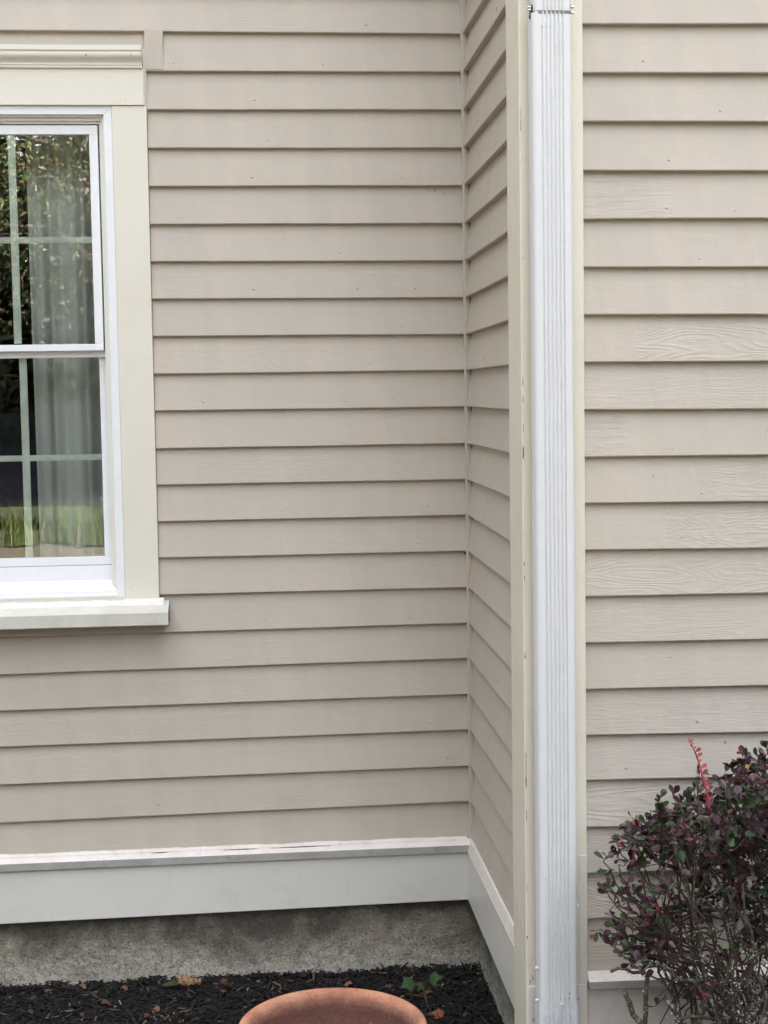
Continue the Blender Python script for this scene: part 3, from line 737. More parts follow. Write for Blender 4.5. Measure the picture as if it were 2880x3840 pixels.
ds = thing('downspout', 'white ribbed metal downspout running down the cream corner board', 'downspout', (xd, DF+.03, 0))
zj = at(2080, 39, DF)[1]; zk = at(2100, 3757, DF)[1]
def extr(mb, prof, z0, z1, nz=2, dx0=0, dx1=0, rim=None):
    rows = []
    for j in range(nz+1):
        z = z0+(z1-z0)*j/nz
        rows.append([(p[0]+dx0+(dx1-dx0)*j/nz, p[1], z if not (rim and j == nz) else z+rim(p)) for p in prof])
    mb.grid(rows, True)
lean = lambda z: .0
m = MB(); pr = dprofile(xd, DF, wd, dd); extr(m, pr, zk-.03, zj, 30, .0012, -.0008, rim=lambda p: -.0018*(1 if abs(p[0]-xd) > .036 else 0)+.0006*sin(p[0]*700)-.0009)
o = m.build('pipe', MAT['gutter'], ds, smooth=True)
m = MB(); pr2 = dprofile(xd+.001, DF, wd-.0035, dd, -.0012); extr(m, pr2, zj-.03, ztop, 6, 0, .001)
m.build('upper_pipe', MAT['gutter'], ds, smooth=True)
m = MB(); rg = dprofile(xd+.0006, DF, wd-.0035, dd, .0003); extr(m, rg, zj-.006, zj+.0006, 1); m.build('joint_gap', plain('shadowed_grey_seam', (.22, .21, .20), .8), ds)
m = MB(); pr3 = dprofile(xd+.0012, DF, wd, dd, .0022)
rows = [[(p[0], p[1], zk+.0006*sin(p[0]*800)) for p in pr3], [(p[0], p[1], .16) for p in pr3]]
for j in range(1, 9):
    a = radians(65)*j/8; cyy, R_ = DF-.06, .12
    rows.append([(p[0], (cyy)+ (R_-(DF-p[1]) - 0)*cos(a) - (R_-.06)*1.0 if 0 else DF-.10+(p[1]-(DF-.10))*cos(a), .16-(p[1]-(DF-.10))*sin(a)) for p in pr3])
last = rows[-1]; dv = Vector((0, -sin(radians(65)), -cos(radians(65))))*.10
rows.append([(p[0], p[1]+dv.y, p[2]+dv.z) for p in last])
m.grid(rows, True); m.build('elbow', MAT['gutterdirty'], ds, smooth=True)
# dirt gathered at the joint
def hexs(x, y, z, sgn, mat, r=.0036, L=.006, washer=True):
    mb = MB(); mb.tube([(x, y, z), (x+sgn*.0012, y, z)], r*1.5, 14); mb.tube([(x+sgn*.0011, y, z), (x+sgn*L, y, z)], r, 6)
    mb.build('screw', mat, ds)
xl_, xr_ = xd-wd/2, xd+wd/2
# upper bracket: dark slotted strap at the left, screws both sides
def strap(px, py0, py1, mat, yy, wpx=14):
    xa, za = at(px, py0, yy); xb, zb = at(px+wpx, py1, yy)
    mb = MB(); w_ = (xb-xa)
    pts = [(xa+.0045, za), (xa+w_*1.05, za-.010), (xa+w_*.95, zb+.012), (xa+w_*.55, zb), (xa, zb+.005), (xa+.001, za-.02)]
    mb.face([(p[0], yy, p[1]) for p in pts]); mb.grid([[(p[0], yy, p[1]) for p in pts], [(p[0], yy+.004, p[1]) for p in pts]], True)
    return mb
strap(1984, 14, 76, MAT['darkmetal'], DF+.018, 17).build('strap', MAT['darkmetal'], ds)
for px, py, s_, mt in ((1996, 28, -1, 'steel'), (1993, 38, -1, 'steel'), (2155, 27, 1, 'steel'), (2156, 48, 1, 'steel'), (2175, 3397, 1, 'gutter'), (2174, 3616, 1, 'gutter'), (2025, 3629, -1, 'gutter'), (2030, 3750, -1, 'gutter')):
    yy = DF+.02; x, z = at(px, py, yy)
    hexs((xl_-.0005 if s_ < 0 else xr_+.0000), yy, z, s_, MAT[mt], .0027, .0060)
m = strap(2020, 3587, 3650, MAT['darkmetal'], DF+.03, 10); m.build('strap', MAT['darkmetal'], ds)
m = strap(2027, 3722, 3752, MAT['darkmetal'], DF+.03, 6); m.build('strap', MAT['darkmetal'], ds)
# embossed hatched strip on the elbow
m = MB(); xa, za = at(2098, 3762, DF-.004); xb = at(2112, 3762, DF-.004)[0]; yh = DF-.0068
m.box(xa, xb, yh, yh+.004, .165, za)
m.build('label_strip', MAT['gutter'], ds)
m = MB(); z = za-.003
while z > .17:
    m.face([(xa+.001, yh-.0004, z-.0040), (xb-.001, yh-.0004, z), (xb-.001, yh-.0004, z-.0014), (xa+.001, yh-.0004, z-.0054)]); z -= .0040
m.build('hatching', plain('grey_hatch_ink', (.36, .36, .38), .6), ds)
m = MB()
fD = lambda s, o, z: (s, DF-o, z)
for i, (px, py, w_, h_) in enumerate(((2117, 3776, 4, 4), (2138, 3727, 5, 14), (2136, 3745, 6, 8), (2103, 3745, 3, 12), (2122, 3748, 4, 12), (2084, 3505, 1.2, 22), (2048, 3297, 2, 10), (2091, 3595, 1.5, 9), (2152, 3500+150, 2, 8), (2072, 3610, 1.2, 16))):
    x, z = at(px, py, DF-.003); chip(m, fD, x, z, w_/1740, h_/1740, .0022 if py < 3757 else .0045, i+7, 9, .5)
build_parts(m, 'grime_spot', plain('grey_brown_grime', (.33, .30, .26), .8), ds)

# ------------------------------------------------------------------ ground
def gz(x, y):
    b = .0
    if y > 3.9: b -= (y-3.9)*.01
    return b + .012*mnoise.noise(Vector((x*2.3, y*2.3, 0))) + .007*mnoise.noise(Vector((x*7, y*7, 2)))
g = MB(); n = 80
xs = [-200, -60, -20, -8] + [-4+8*i/n for i in range(n+1)] + [8, 20, 60, 200]
ys = [-250, -90, -40, -20, -12] + [-6+(5-(-6))*i/100 for i in range(101)]
g.grid([[(x, y, (gz(x, y) if y > 1.9 else min(0, 0)) - .03 - (.0 if y > 2.0 else 0)) for x in xs] for y in ys])
m = NT('summer_lawn'); p = m.pos(); n1 = m.noise(p, 3, 5, .7); n2 = m.noise(p, 40, 4, .7)
c = m.mix(m.ramp(n1, [(.35, 0.0), (.65, 1.0)]), (.072, .064, .040), (.115, .094, .062)); c = m.mix(m.math('MULTIPLY', m.ramp(n2, [(.4, 0.0), (.7, 1.0)]), .6), c, (.04, .05, .02))
m.base(c); m.rough(.95); m.bump(n2, .03)
lawn = g.build('lawn', m.m); lawn['kind'] = 'structure'
# mulch bed: soil sheet and chips
g = MB(); g.grid([[(x, y, gz(x, y)-.006) for x in [-3+6.4*i/160 for i in range(161)]] for y in [1.9+(4.30-1.9)*j/70 for j in range(71)]])
m = NT('black_mulch_bed'); n2 = m.noise(m.pos(), 60, 5, .7); m.base(m.mix(n2, (.004, .004, .004), (.012, .010, .009))); m.rough(.85); m.bump(n2, .02)
bed = g.build('mulch_bed', m.m, smooth=True); bed['kind'] = 'structure'
mc = MB(); rn = random.Random(3)
def chipbox(mb, x, y, z, L, w_, h_, yaw, tilt, roll, col):
    R = Matrix.Rotation(yaw, 3, 'Z') @ Matrix.Rotation(tilt, 3, 'Y') @ Matrix.Rotation(roll, 3, 'X')
    mb.col = col; a = rn.uniform(.3, .9); b = rn.uniform(.3, .9); k = rn.uniform(-.3, .3)
    base = [(-1, -a, -1), (-.8, a, -1), (1, b, -1), (.9, -b*.7, -1), (-1, -a, 1), (-.7, a*.9, .7), (1, b*.8, 1), (.85, -b, .6)]
    vs = [R @ Vector((q[0]*L/2, q[1]*w_/2+k*w_*q[0]*.4, q[2]*h_/2)) + Vector((x, y, z)) for q in base]
    i = len(mb.v); mb.v += [tuple(v) for v in vs]
    for q in ((0, 1, 2, 3), (4, 7, 6, 5), (0, 4, 5, 1), (1, 5, 6, 2), (2, 6, 7, 3), (3, 7, 4, 0)): mb.f.append(tuple(i+t for t in q)); mb.c.append(col)
def mulch_chip(x, y):
    L = rn.uniform(.008, .030) if rn.random() < .8 else rn.uniform(.03, .055); w_ = rn.uniform(.003, .010); h_ = rn.uniform(.0012, .004)
    v = rn.uniform(.0022, .010); r = rn.random()
    col = (v*1.05, v*.95, v*.95, 1)
    if r < .034: col = (.11, .065, .04, 1)
    elif r < .050: col = (.20, .15, .10, 1)
    elif r < .055: col = (.33, .31, .28, 1); L *= .5
    elif r < .16: col = (.028, .019, .016, 1)
    chipbox(mc, x, y, gz(x, y)+rn.uniform(-.003, .007)+(.006*max(0, (y-4.12)/.06) if x < XC and rn.random() < .5 else 0), L, w_, h_, rn.uniform(0, pi), rn.gauss(0, .28), rn.gauss(0, .4), col)
for i in range(17000):
    mulch_chip(rn.uniform(-1.25, .62), rn.uniform(2.95, 4.178))
for i in range(9000): mulch_chip(rn.uniform(-2.6, 2.6), rn.uniform(1.95, 3.28))
# a few chips leaning on the foundation foot
for i in range(500):
    x = rn.uniform(-1.2, .6); chipbox(mc, x, 4.172-rn.random()*.02, gz(x, 4.17)+rn.uniform(.0, .008), rn.uniform(.01, .03), rn.uniform(.004, .009), .003, rn.uniform(0, pi), rn.uniform(-.7, .7), rn.uniform(-.8, .8), (.009, .008, .008, 1))
o = mc.build('mulch', attr_mat('dyed_black_mulch', .62, .003, 260, spec=.4), attr='tint'); tag(o, 'loose black shredded wood mulch covering the flower bed', 'mulch', kind='stuff')

# ------------------------------------------------------------------ terracotta pot
px_, pz_ = at(1246, 3838, 3.3)
PR = .2150; PZ = pz_
pot_prof_out = [(.10, 0.004), (.138, .0), (.142, .006), (.168, .09), (.190, PZ-.052), (.1935, PZ-.050), (.200, PZ-.0495), (.2065, PZ-.046), (.2115, PZ-.036), (PR, PZ-.018), (PR+.0003, PZ-.010), (.2135, PZ-.004), (.2105, PZ-.0012), (.206, PZ), (.2005, PZ-.001), (.196, PZ-.0045), (.1925, PZ-.010), (.190, PZ-.018), (.1870, PZ-.028), (.1845, PZ-.036), (.1835, PZ-.050), (.176, PZ-.09), (.160, .10), (.150, .06), (.0001, .055)]
m = MB(); pot_c = (px_, 3.3)
mm = NT('worn_terracotta'); P = mm.pos(); S3 = mm.sep(P)
n1 = mm.noise(P, 16, 5, .7, .3); n2 = mm.noise(P, 120, 3, .6); zb = mm.noise(mm.comb(mm.math('MULTIPLY', S3[0], 4), mm.math('MULTIPLY', S3[1], 4), mm.math('MULTIPLY', S3[2], 90)), 1, 3, .6)
c = mm.mix(mm.ramp(n1, [(.35, 0.0), (.65, 1.0)]), (.46, .195, .118), (.56, .28, .18))
c = mm.mix(mm.math('MULTIPLY', mm.ramp(zb, [(.5, 0.0), (.68, 1.0)]), .35), c, (.42, .27, .22))
c = mm.mix(mm.math('MULTIPLY', mm.ramp(mm.noise(P, 7, 4, .65), [(.5, 0.0), (.68, 1.0)]), .5), c, (.20, .10, .07))
c = mm.mix(mm.math('MULTIPLY', mm.ramp(n2, [(.66, 0.0), (.78, 1.0)]), .35), c, (.52, .42, .36))
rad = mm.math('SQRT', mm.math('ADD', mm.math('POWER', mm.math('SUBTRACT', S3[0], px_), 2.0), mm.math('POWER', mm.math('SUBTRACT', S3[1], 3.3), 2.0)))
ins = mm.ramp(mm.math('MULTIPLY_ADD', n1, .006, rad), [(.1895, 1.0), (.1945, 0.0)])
c = mm.mix(mm.math('MULTIPLY', ins, .9), c, (.105, .05, .045))  # inside stain, darkened further in the colour for deeper shading
soil = mm.ramp(mm.noise(P, 38, 5, .75), [(.56, 0.0), (.66, 1.0)]); c = mm.mix(mm.math('MULTIPLY', soil, .45), c, (.16, .10, .07))
salt = mm.ramp(mm.noise(P, 21, 5, .8), [(.60, 0.0), (.72, 1.0)]); c = mm.mix(mm.math('MULTIPLY', salt, .4), c, (.60, .50, .43))
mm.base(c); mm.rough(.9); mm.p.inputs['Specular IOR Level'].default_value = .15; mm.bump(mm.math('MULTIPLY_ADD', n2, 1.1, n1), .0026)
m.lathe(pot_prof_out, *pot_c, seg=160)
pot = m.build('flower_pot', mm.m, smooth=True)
tag(pot, 'large empty terracotta pot with rolled rim standing on black mulch', 'flower pot')

# ------------------------------------------------------------------ shrub
def leaf(mb, p, d, nrm, L, W, col, pts=None):
    d = d.normalized(); s = d.cross(nrm)
    if s.length < 1e-4: s = d.cross(Vector((1, 0, 0)))
    s.normalize(); nn = s.cross(d)
    out = [(0, 0), (.25, .20), (.55, .46), (.82, .42), (1.0, .08), (1.0, -.08), (.82, -.42), (.55, -.46), (.25, -.20)]
    i = len(mb.v)
    mb.v.append(tuple(p)); mb.v.append(tuple(p+d*L))
    r = [p+d*L*a+s*W*b+nn*abs(b)*W*.28 for a, b in out[1:5]]; l = [p+d*L*a+s*W*b+nn*abs(b)*W*.28 for a, b in out[5:]]
    mid = [p+d*L*.5 - nn*L*.03]
    mb.v += [tuple(q) for q in r+l+mid]
    k = i+2
    for f in ((i, k, k+1, k+8), (k+8, k+1, k+2, k+3), (i, k+8, k+6, k+7), (k+8, k+4, k+5, k+6), (k+8, k+3, k+4)):
        mb.f.append(f); mb.c.append(col)
def mk_shrub():
    rn = random.Random(41)
    base = Vector((1.065, 2.86, .0))
    sh = thing('barberry_shrub', 'purple leaved barberry shrub with lichen covered bare stems in front of the right wall', 'shrub', tuple(base))
    br = MB(); tw = MB(); lv = MB(); li = MB()
    def colr():
        r = rn.random(); v = rn.uniform(.7, 1.3)
        if r < .44: c = (.050, .022, .030)
        elif r < .60: c = (.10, .065, .080)
        elif r < .93: c = (.034, .056, .022)
        elif r < .938: c = (.34, .04, .05)
        elif r < .965: c = (.20, .06, .075)
        elif r < .969: c = (.30, .22, .04)
        else: c = (.05, .09, .04)
        return (c[0]*v, c[1]*v, c[2]*v, 1)
    def top(x):                      # height of the foliage surface
        e = [(.66, .70), (.70, .75), (.734, .79), (.788, .82), (.857, .857), (.92, .90), (.945, .915), (1.15, .97), (1.43, .94), (1.70, .80)]
        for (a, za), (b, zb) in zip(e, e[1:]):
            if a <= x <= b: return za+(zb-za)*(x-a)/(b-a)
        return .6
    def bez(a, b, c, d, n): return [a*(1-t)**3+b*3*t*(1-t)**2+c*3*t*t*(1-t)+d*t**3 for t in [i/n for i in range(n+1)]]
    def stem(mb, pts, r0, r1, seg=6):
        n = len(pts); mb.tube(pts, [r0+(r1-r0)*i/(n-1) for i in range(n)], seg)
    def topy(x, y): return EYE+(top(x)-EYE)*(y/2.80)-.02
    def spray(p, d, L, nleaf, gap=.010, low=False):
        if not low:
            tz = topy(p.x, p.y)
            if p.z < tz-(.13+max(0, p.x-.72)*.85) and rn.random() < .88: return
            if p.z > tz-.02: p = Vector((p.x, p.y, tz-.02-rn.random()*.02))
        d = d.normalized(); pts = [p]; q = p.copy(); dd = d.copy(); k = int(L/gap)
        for i in range(k):
            dd = (dd + Vector((rn.gauss(0, .14), rn.gauss(0, .14), rn.gauss(.03, .12)))).normalized(); q = q+dd*gap; pts.append(q.copy())
        if len(pts) > 1: stem(tw, pts, .0013, .0006, 4)
        for i in range(1, len(pts)):
            if rn.random() < .85:
                for _ in range(rn.choice((1, 2, 2, 3))*nleaf):
                    ld = (dd*.6+Vector((rn.gauss(0, 1), rn.gauss(0, 1), rn.gauss(.1, .7)))).normalized()
                    nr = Vector((rn.gauss(0, .6), rn.gauss(-.4, .6), 1)).normalized(); L_ = rn.uniform(.011, .026)
                    leaf(lv, pts[i], ld, nr, L_, L_*rn.uniform(.5, .75), colr())
    def lich(p, n=6, r=.004):
        for _ in range(n):
            q = p+Vector((rn.gauss(0, r), rn.gauss(0, r), rn.gauss(0, r))); s = rn.uniform(.0012, .0035); a = [Vector((rn.gauss(0, 1), rn.gauss(0, 1), rn.gauss(0, 1))).normalized()*s for _ in range(4)]
            li.col = (.34, .38, .32, 1) if rn.random() < .6 else (.56, .60, .55, 1)
            for t in ((0, 1, 2), (0, 1, 3), (1, 2, 3), (0, 2, 3)): li.face([q+a[j] for j in t])
    # main stems fan out of the crown root
    tips = []
    for i in range(46):
        fx = rn.uniform(.76, 1.58) if i > 20 else rn.uniform(.78, 1.06)
        ty = 2.86+rn.uniform(-.22, .20); tgt = Vector((fx, ty, topy(fx, ty)*rn.uniform(.74, .94)))
        st = base+Vector((rn.uniform(-.14, .14), rn.uniform(-.10, .10), -.02)); st.x += (fx-1.065)*.25
        m1 = st+Vector(((tgt.x-st.x)*.25+rn.gauss(0, .03), (tgt.y-st.y)*.2+rn.gauss(0, .02), .28)); m2 = tgt-Vector(((tgt.x-st.x)*.15+rn.gauss(0, .03), 0, .25))
        pts = bez(st, m1, m2, tgt, 14)
        for k in range(1, 14): pts[k] = pts[k]+Vector((rn.gauss(0, .004), rn.gauss(0, .004), 0))
        stem(br, pts, rn.uniform(.004, .0075), .0018, 7); tips.append(pts)
        for k in range(3, 12):
            if rn.random() < .75: lich(pts[k]+Vector((0, -.003, 0)), rn.randint(4, 12), .006)
    # side twigs with leaf sprays filling the upper crown
    for pts in tips:
        for _ in range(7):
            k = rn.randint(8, 14); p = pts[k]
            d = Vector((rn.gauss(0, 1), rn.gauss(0, .8), rn.gauss(.45, .7))).normalized(); L = rn.uniform(.05, .13)
            q = p+d*L; lim = topy(q.x, q.y)-.02
            if q.z > lim: q.z = lim-rn.random()*.03
            if q.y > 3.10: q.y = 3.10
            if q.x < .735: q.x = .735+rn.random()*.03
            mid = (p+q)/2+Vector((rn.gauss(0, .008), rn.gauss(0, .008), rn.gauss(.01, .008)))
            stem(tw, [p, mid, q], .0022, .0012, 5)
            for t in (mid, q): spray(t, d, rn.uniform(.02, .05), 1)
    # extra surface sprays
    for _ in range(880):
        x = rn.uniform(.73, 1.6) if rn.random() < .5 else rn.uniform(.75, 1.06); zt = top(x); dpt = rn.random()**1.4*.26; z = zt-dpt-.01
        if x < .80 and dpt > .07: continue
        if x < .88 and dpt > .11: continue
        if x < 1.0 and dpt > .19: continue
        y = 2.86+rn.uniform(-.24, .22); z += topy(x, y)-top(x)
        spray(Vector((x, y, z)), Vector((rn.gauss(-.1, .5), rn.gauss(-.2, .5), 1)), rn.uniform(.02, .055), 1)
    # lower left clump: thin zigzag branches with sparse leaves
    hub = Vector((.862, 2.83, .50))
    stem(br, bez(base+Vector((-.12, -.05, 0)), Vector((.935, 2.81, .20)), Vector((.905, 2.81, .36)), hub, 10), .0085, .005, 7)
    for i in range(24):
        px, py = rn.uniform(2268, 2480), rn.uniform(3230, 3560); x, z = at(px, py, 2.81); tgt = Vector((x, 2.81+rn.uniform(-.06, .06), z))
        st = hub+Vector((rn.uniform(-.05, .05), 0, rn.uniform(-.06, .08)))
        pts = bez(st, st+Vector((-.03, 0, .02)), tgt+Vector((.02, 0, -.05)), tgt, 9)
        for k in range(1, 9): pts[k] = pts[k]+Vector((rn.gauss(0, .004), 0, rn.gauss(0, .004)))
        stem(tw, pts, .0026, .0012, 5)
        for k in (5, 6, 7, 8, 9):
            spray(pts[k], Vector((rn.gauss(-.2, .8), rn.gauss(-.3, .5), rn.gauss(.4, .6))), rn.uniform(.010, .028), 1, low=True)
        if rn.random() < .5: lich(pts[3], 4)
    # cut bare stubs at the bottom left
    for (a, b, r) in (((2340, 3715), (2420, 3860), .0062), ((2430, 3655), (2412, 3850), .0055), ((2500, 3750), (2580, 3860), .0060), ((2690, 3640), (2610, 3850), .0085), ((2880, 3530), (2700, 3800), .007)):
        xa, za = at(*a, 2.81); xb, zb = at(*b, 2.83); A_, B_ = Vector((xa, 2.81, za)), Vector((xb, 2.83, zb)); e = Vector((1.0, 2.86, .02))
        pts = [A_]+[A_.lerp(B_, t)+Vector((rn.gauss(0, .003), 0, 0)) for t in (.3, .6, 1)]+[B_.lerp(e, .5)+Vector((0, 0, -.02)), e]
        stem(br, pts[::-1], r*1.1, r*.85, 8)
        for q in pts[1:4]: lich(q+Vector((0, -.006, 0)), 12, .005)
    for (a, b) in (((2530, 3830), (2880, 3790)), ((2450, 3620), (2640, 3700)), ((2290, 3645), (2480, 3625)), ((2640, 3660), (2860, 3860)), ((2570, 3500), (2640, 3720))):
        xa, za = at(*a, 2.79); xb, zb = at(*b, 2.82); A_, B_ = Vector((xa, 2.79, za)), Vector((xb, 2.82, zb))
        pts = [A_.lerp(B_, t/7)+Vector((0, 0, .006*sin(t*1.3)+rn.gauss(0, .001))) for t in range(8)]; stem(br, pts, .003, .0042, 6)
        for q in pts:
            if rn.random() < .6: lich(q, 10, .006)
    # lichen tangle low in the crown
    for _ in range(420):
        x = rn.uniform(.885, 1.3); z = rn.uniform(.28, .66)-max(0, .95-x)*1.2; lich(Vector((x, rn.uniform(2.66, 2.9), z)), rn.randint(3, 10), .006)
        d = Vector((rn.gauss(0, .5), rn.gauss(0, .3), 1)).normalized(); p = Vector((x, rn.uniform(2.66, 2.9), z)); stem(tw, [p-d*.03, p+Vector((rn.gauss(0, .004),)*3), p+d*.04], .0014, .0008, 4); lich(p, 5, .004)
    bm_ = NT('dark_bark_with_lichen'); P = bm_.pos(); n1 = bm_.noise(P, 70, 4, .7); n2 = bm_.noise(P, 300, 3)
    c = bm_.mix(bm_.ramp(n2, [(.35, 0.0), (.65, 1.0)]), (.045, .032, .024), (.11, .09, .065)); c = bm_.mix(bm_.ramp(n1, [(.54, 0.0), (.66, 1.0)]), c, (.36, .40, .32)); bm_.base(c); bm_.rough(.9); bm_.bump(n2, .002)
    br.build('stem', bm_.m, sh, smooth=True)
    tw.build('twig', plain('dark_red_twig', (.055, .028, .024), .7), sh)
    lv.build('foliage', attr_mat('barberry_leaf', .45, 0, trans=.15), sh, attr='tint')
    li.build('lichen', attr_mat('pale_lichen', .95), sh, attr='tint')
    # red new shoot
    rs = MB(); pxs = [(2664, 3085), (2657, 3000), (2645, 2945), (2632, 2900), (2618, 2850), (2604, 2812), (2590, 2786), (2584, 2774)]
    P = [Vector((at(a, b, 2.78)[0], 2.78, at(a, b, 2.78)[1])) for a, b in pxs]
    rs.col = (.60, .13, .15, 1); rs.tube(P, [.0028, .0026, .0024, .0022, .0018, .0014, .0010, .0005], 6)
    for i in range(26):
        t = .12+.86*i/26; k = t*(len(P)-1); j = int(k); q = P[j].lerp(P[min(j+1, len(P)-1)], k-j); sd_ = 1 if i % 2 else -1
        L = (.017 if i in (5, 9, 11, 15, 17) else rn.uniform(.007, .012))*(1-.3*t)
        col = (.60, .15, .17, 1) if rn.random() < .6 else (.38, .09, .13, 1)
        if t > .93: col = (.75, .16, .08, 1)
        leaf(rs, q, Vector((sd_*rn.uniform(.5, 1), rn.uniform(-.5, .3), rn.uniform(.3, 1))), Vector((rn.gauss(0, .3), -1, .4)), L, L*.6, col)
    r_ = rs.build('shoot', attr_mat('red_new_growth', .5, 0, trans=.35), sh, attr='tint'); r_['label'] = 'bright red upright new shoot'
mk_shrub()

# ------------------------------------------------------------------ small things on the mulch
MLEAF = [(0, 0), (.14, .05), (.34, .02), (.30, .16), (.50, .18), (.42, .30), (.62, .42), (.46, .46), (.36, .58), (.28, .50), (.20, .70), (.13, .74), (0, 1.0)]
def maple_leaf(mb, p, d, up, L, col, curl=.15):
    d = d.normalized(); s = d.cross(up).normalized(); n = s.cross(d)
    half = [(-x_*1.0, y_) for x_, y_ in MLEAF[::-1]][1:-1]
    out = MLEAF+half
    c = p+d*L*.42; mb.col = col
    P = [p+d*L*b+s*L*a+n*L*(-curl*(a*a+(b-.4)**2)) for a, b in out]
    for i in range(len(P)): mb.face([c, P[i], P[(i+1) % len(P)]])
sx, sy = atz(1600, 3770, .0)
sd_t = thing('maple_seedling', 'small green maple seedling sprouting from mulch behind the pot', 'seedling', (sx, sy, 0))
st = MB(); lf = []
gl = (.032, .085, .02, 1)
for (px, py, tx, ty, L) in ((1528, 3690, -.9, -.25, .042), (1585, 3672, -.1, .3, .032), (1632, 3668, .8, .25, .040), (1576, 3700, -.5, -.7, .026)):
    yy = sy+.02; x, z = at(px, py, yy); p = Vector((x, yy, z)); root = Vector((sx+.005, sy, -.005)); mid = Vector((sx-.008, sy+.008, z*.75))
    d = Vector((tx, -.35, ty)); q = p-d.normalized()*L*.45
    st.col = (.10, .07, .03, 1); st.tube([root, mid, q], [.0013, .001, .0007], 5)
    mb = MB(); maple_leaf(mb, q, d, Vector((.1, -.75, .8)), L, gl, .25); mb.build('leaf', attr_mat('green_maple_leaf', .5, 0, trans=.25) if not lf else lf[0], sd_t, attr='tint'); 
    if not lf: lf.append(bpy.data.materials['green_maple_leaf'])
st.build('stem', attr_mat('seedling_stem'), sd_t, attr='tint')
# tan wood chunk with a leaf lying on it
def chunk(name, px0, px1, py, h_px, label, z=.02, mat=None):
    xa, ya = atz(px0, py, z); xb, yb = atz(px1, py, z); L = xb-xa; mb = MB(); rn = random.Random(int(px0)); rows = []
    for i in range(15):
        t = i/14; r = .5*h_px/1350*(.55+.5*sin(pi*min(1, t*1.1+.15)))*(1+rn.gauss(0, .12))
        rows.append([(xa+L*t+rn.gauss(0, .0012), min(ya, 4.15)+r*1.1*cos(a)*(1+rn.gauss(0, .15)), z+.004-.006*t+r*sin(a)*(1+rn.gauss(0, .15))) for a in [2*pi*k/9 for k in range(9)]])
    mb.grid(rows, True); mb.face(rows[0]); mb.face(rows[-1])
    o = mb.build(name, mat, None); tag(o, label, 'wood chunk'); return o
wm = NT('splintered_tan_wood'); P = wm.sep(wm.pos()); nn_ = wm.noise(wm.comb(wm.math('MULTIPLY', P[0], 30), wm.math('MULTIPLY', P[1], 300), wm.math('MULTIPLY', P[2], 300)), 1, 4, .7)
wm.base(wm.mix(wm.ramp(nn_, [(.35, 0.0), (.62, 1.0)]), (.20, .10, .045), (.42, .26, .14))); wm.rough(.9); wm.bump(nn_, .004)
chunk('wood_chunk', 668, 753, 3682, 34, 'splintered tan wood chunk lying against the foot of the concrete foundation', .020, wm.m)
def ground_leaf(px, py, L, col, label, cat='leaf', group=None, lift=.010, seed=0, up=None, name='fallen_leaf'):
    rn = random.Random(seed); x, y = atz(px, py, lift); y = min(y, 4.15); a = rn.uniform(0, 2*pi); mb = MB()
    maple_leaf(mb, Vector((0, 0, 0)), Vector((cos(a), sin(a), rn.uniform(-.1, .3))), up or Vector((rn.gauss(0, .3), -.35, 1)), L, col, rn.uniform(.3, .7))
    o = mb.build(name, LEAFM, None, attr='tint'); o.location = (x, y, gz(x, y)+lift); tag(o, label, cat, group); return o
LEAFM = attr_mat('withered_leaf', .75, .001, 200, trans=.1)
ground_leaf(640, 3683, .055, (.05, .075, .022, 1), 'olive green wilted leaf at the left end of the tan wood chunk', lift=.022, seed=4)
x, y = atz(1665, 3798, .01)
ground_leaf(1665, 3798, .040, (.25, .085, .045, 1), 'reddish brown fallen leaf on mulch between pot and side wall', lift=.012, seed=9)
LV = ((1293, 3677, .036, 'small brown leaf just behind the far rim of the pot'), (1452, 3696, .03, 'dry leaf between the pot rim and the green seedling'), (1592, 3716, .03, 'brown leaf at the foot of the green seedling'),
 (1735, 3800, .026, 'tiny brown leaf nearest the return wall, right of the reddish leaf'), (712, 3722, .028, 'curled dry leaf right in front of the tan wood chunk'), (850, 3680, .034, 'tan leaf right of the wood chunk, near the concrete'), (838, 3712, .026, 'small dry leaf midway between wood chunk and pot'),
 (410, 3750, .045, 'largest dry leaf, alone on the mulch left of the wood chunk'), (170, 3712, .035, 'reddish curled leaf near the concrete at the far left'), (325, 3680, .03, 'brown leaf leaning on the concrete, left of the wood chunk'), (600, 3770, .03, 'dry leaf well in front of the wood chunk, on open mulch'),
 (540, 3800, .026, 'small dry leaf at the bottom edge of the picture, left of the pot'), (300, 3800, .026, 'dry leaf at the bottom edge of the picture, a hand left of the largest leaf'), (130, 3790, .03, 'dry leaf in the lower left corner of the picture'), (1700, 3760, .024, 'tiny leaf between the green seedling and the return wall'), (480, 3700, .03, 'small dry leaf between the largest leaf and the tan wood chunk'))
for i, (px, py, L, lab) in enumerate(LV):
    rr = random.Random(i); v = rr.uniform(.6, 1.2); c = rr.choice(((.15, .07, .04), (.19, .10, .055), (.11, .05, .035)))
    ground_leaf(px, py, L*.72, (c[0]*v, c[1]*v, c[2]*v, 1), lab, group='dry brown leaves on the mulch', seed=i+20)

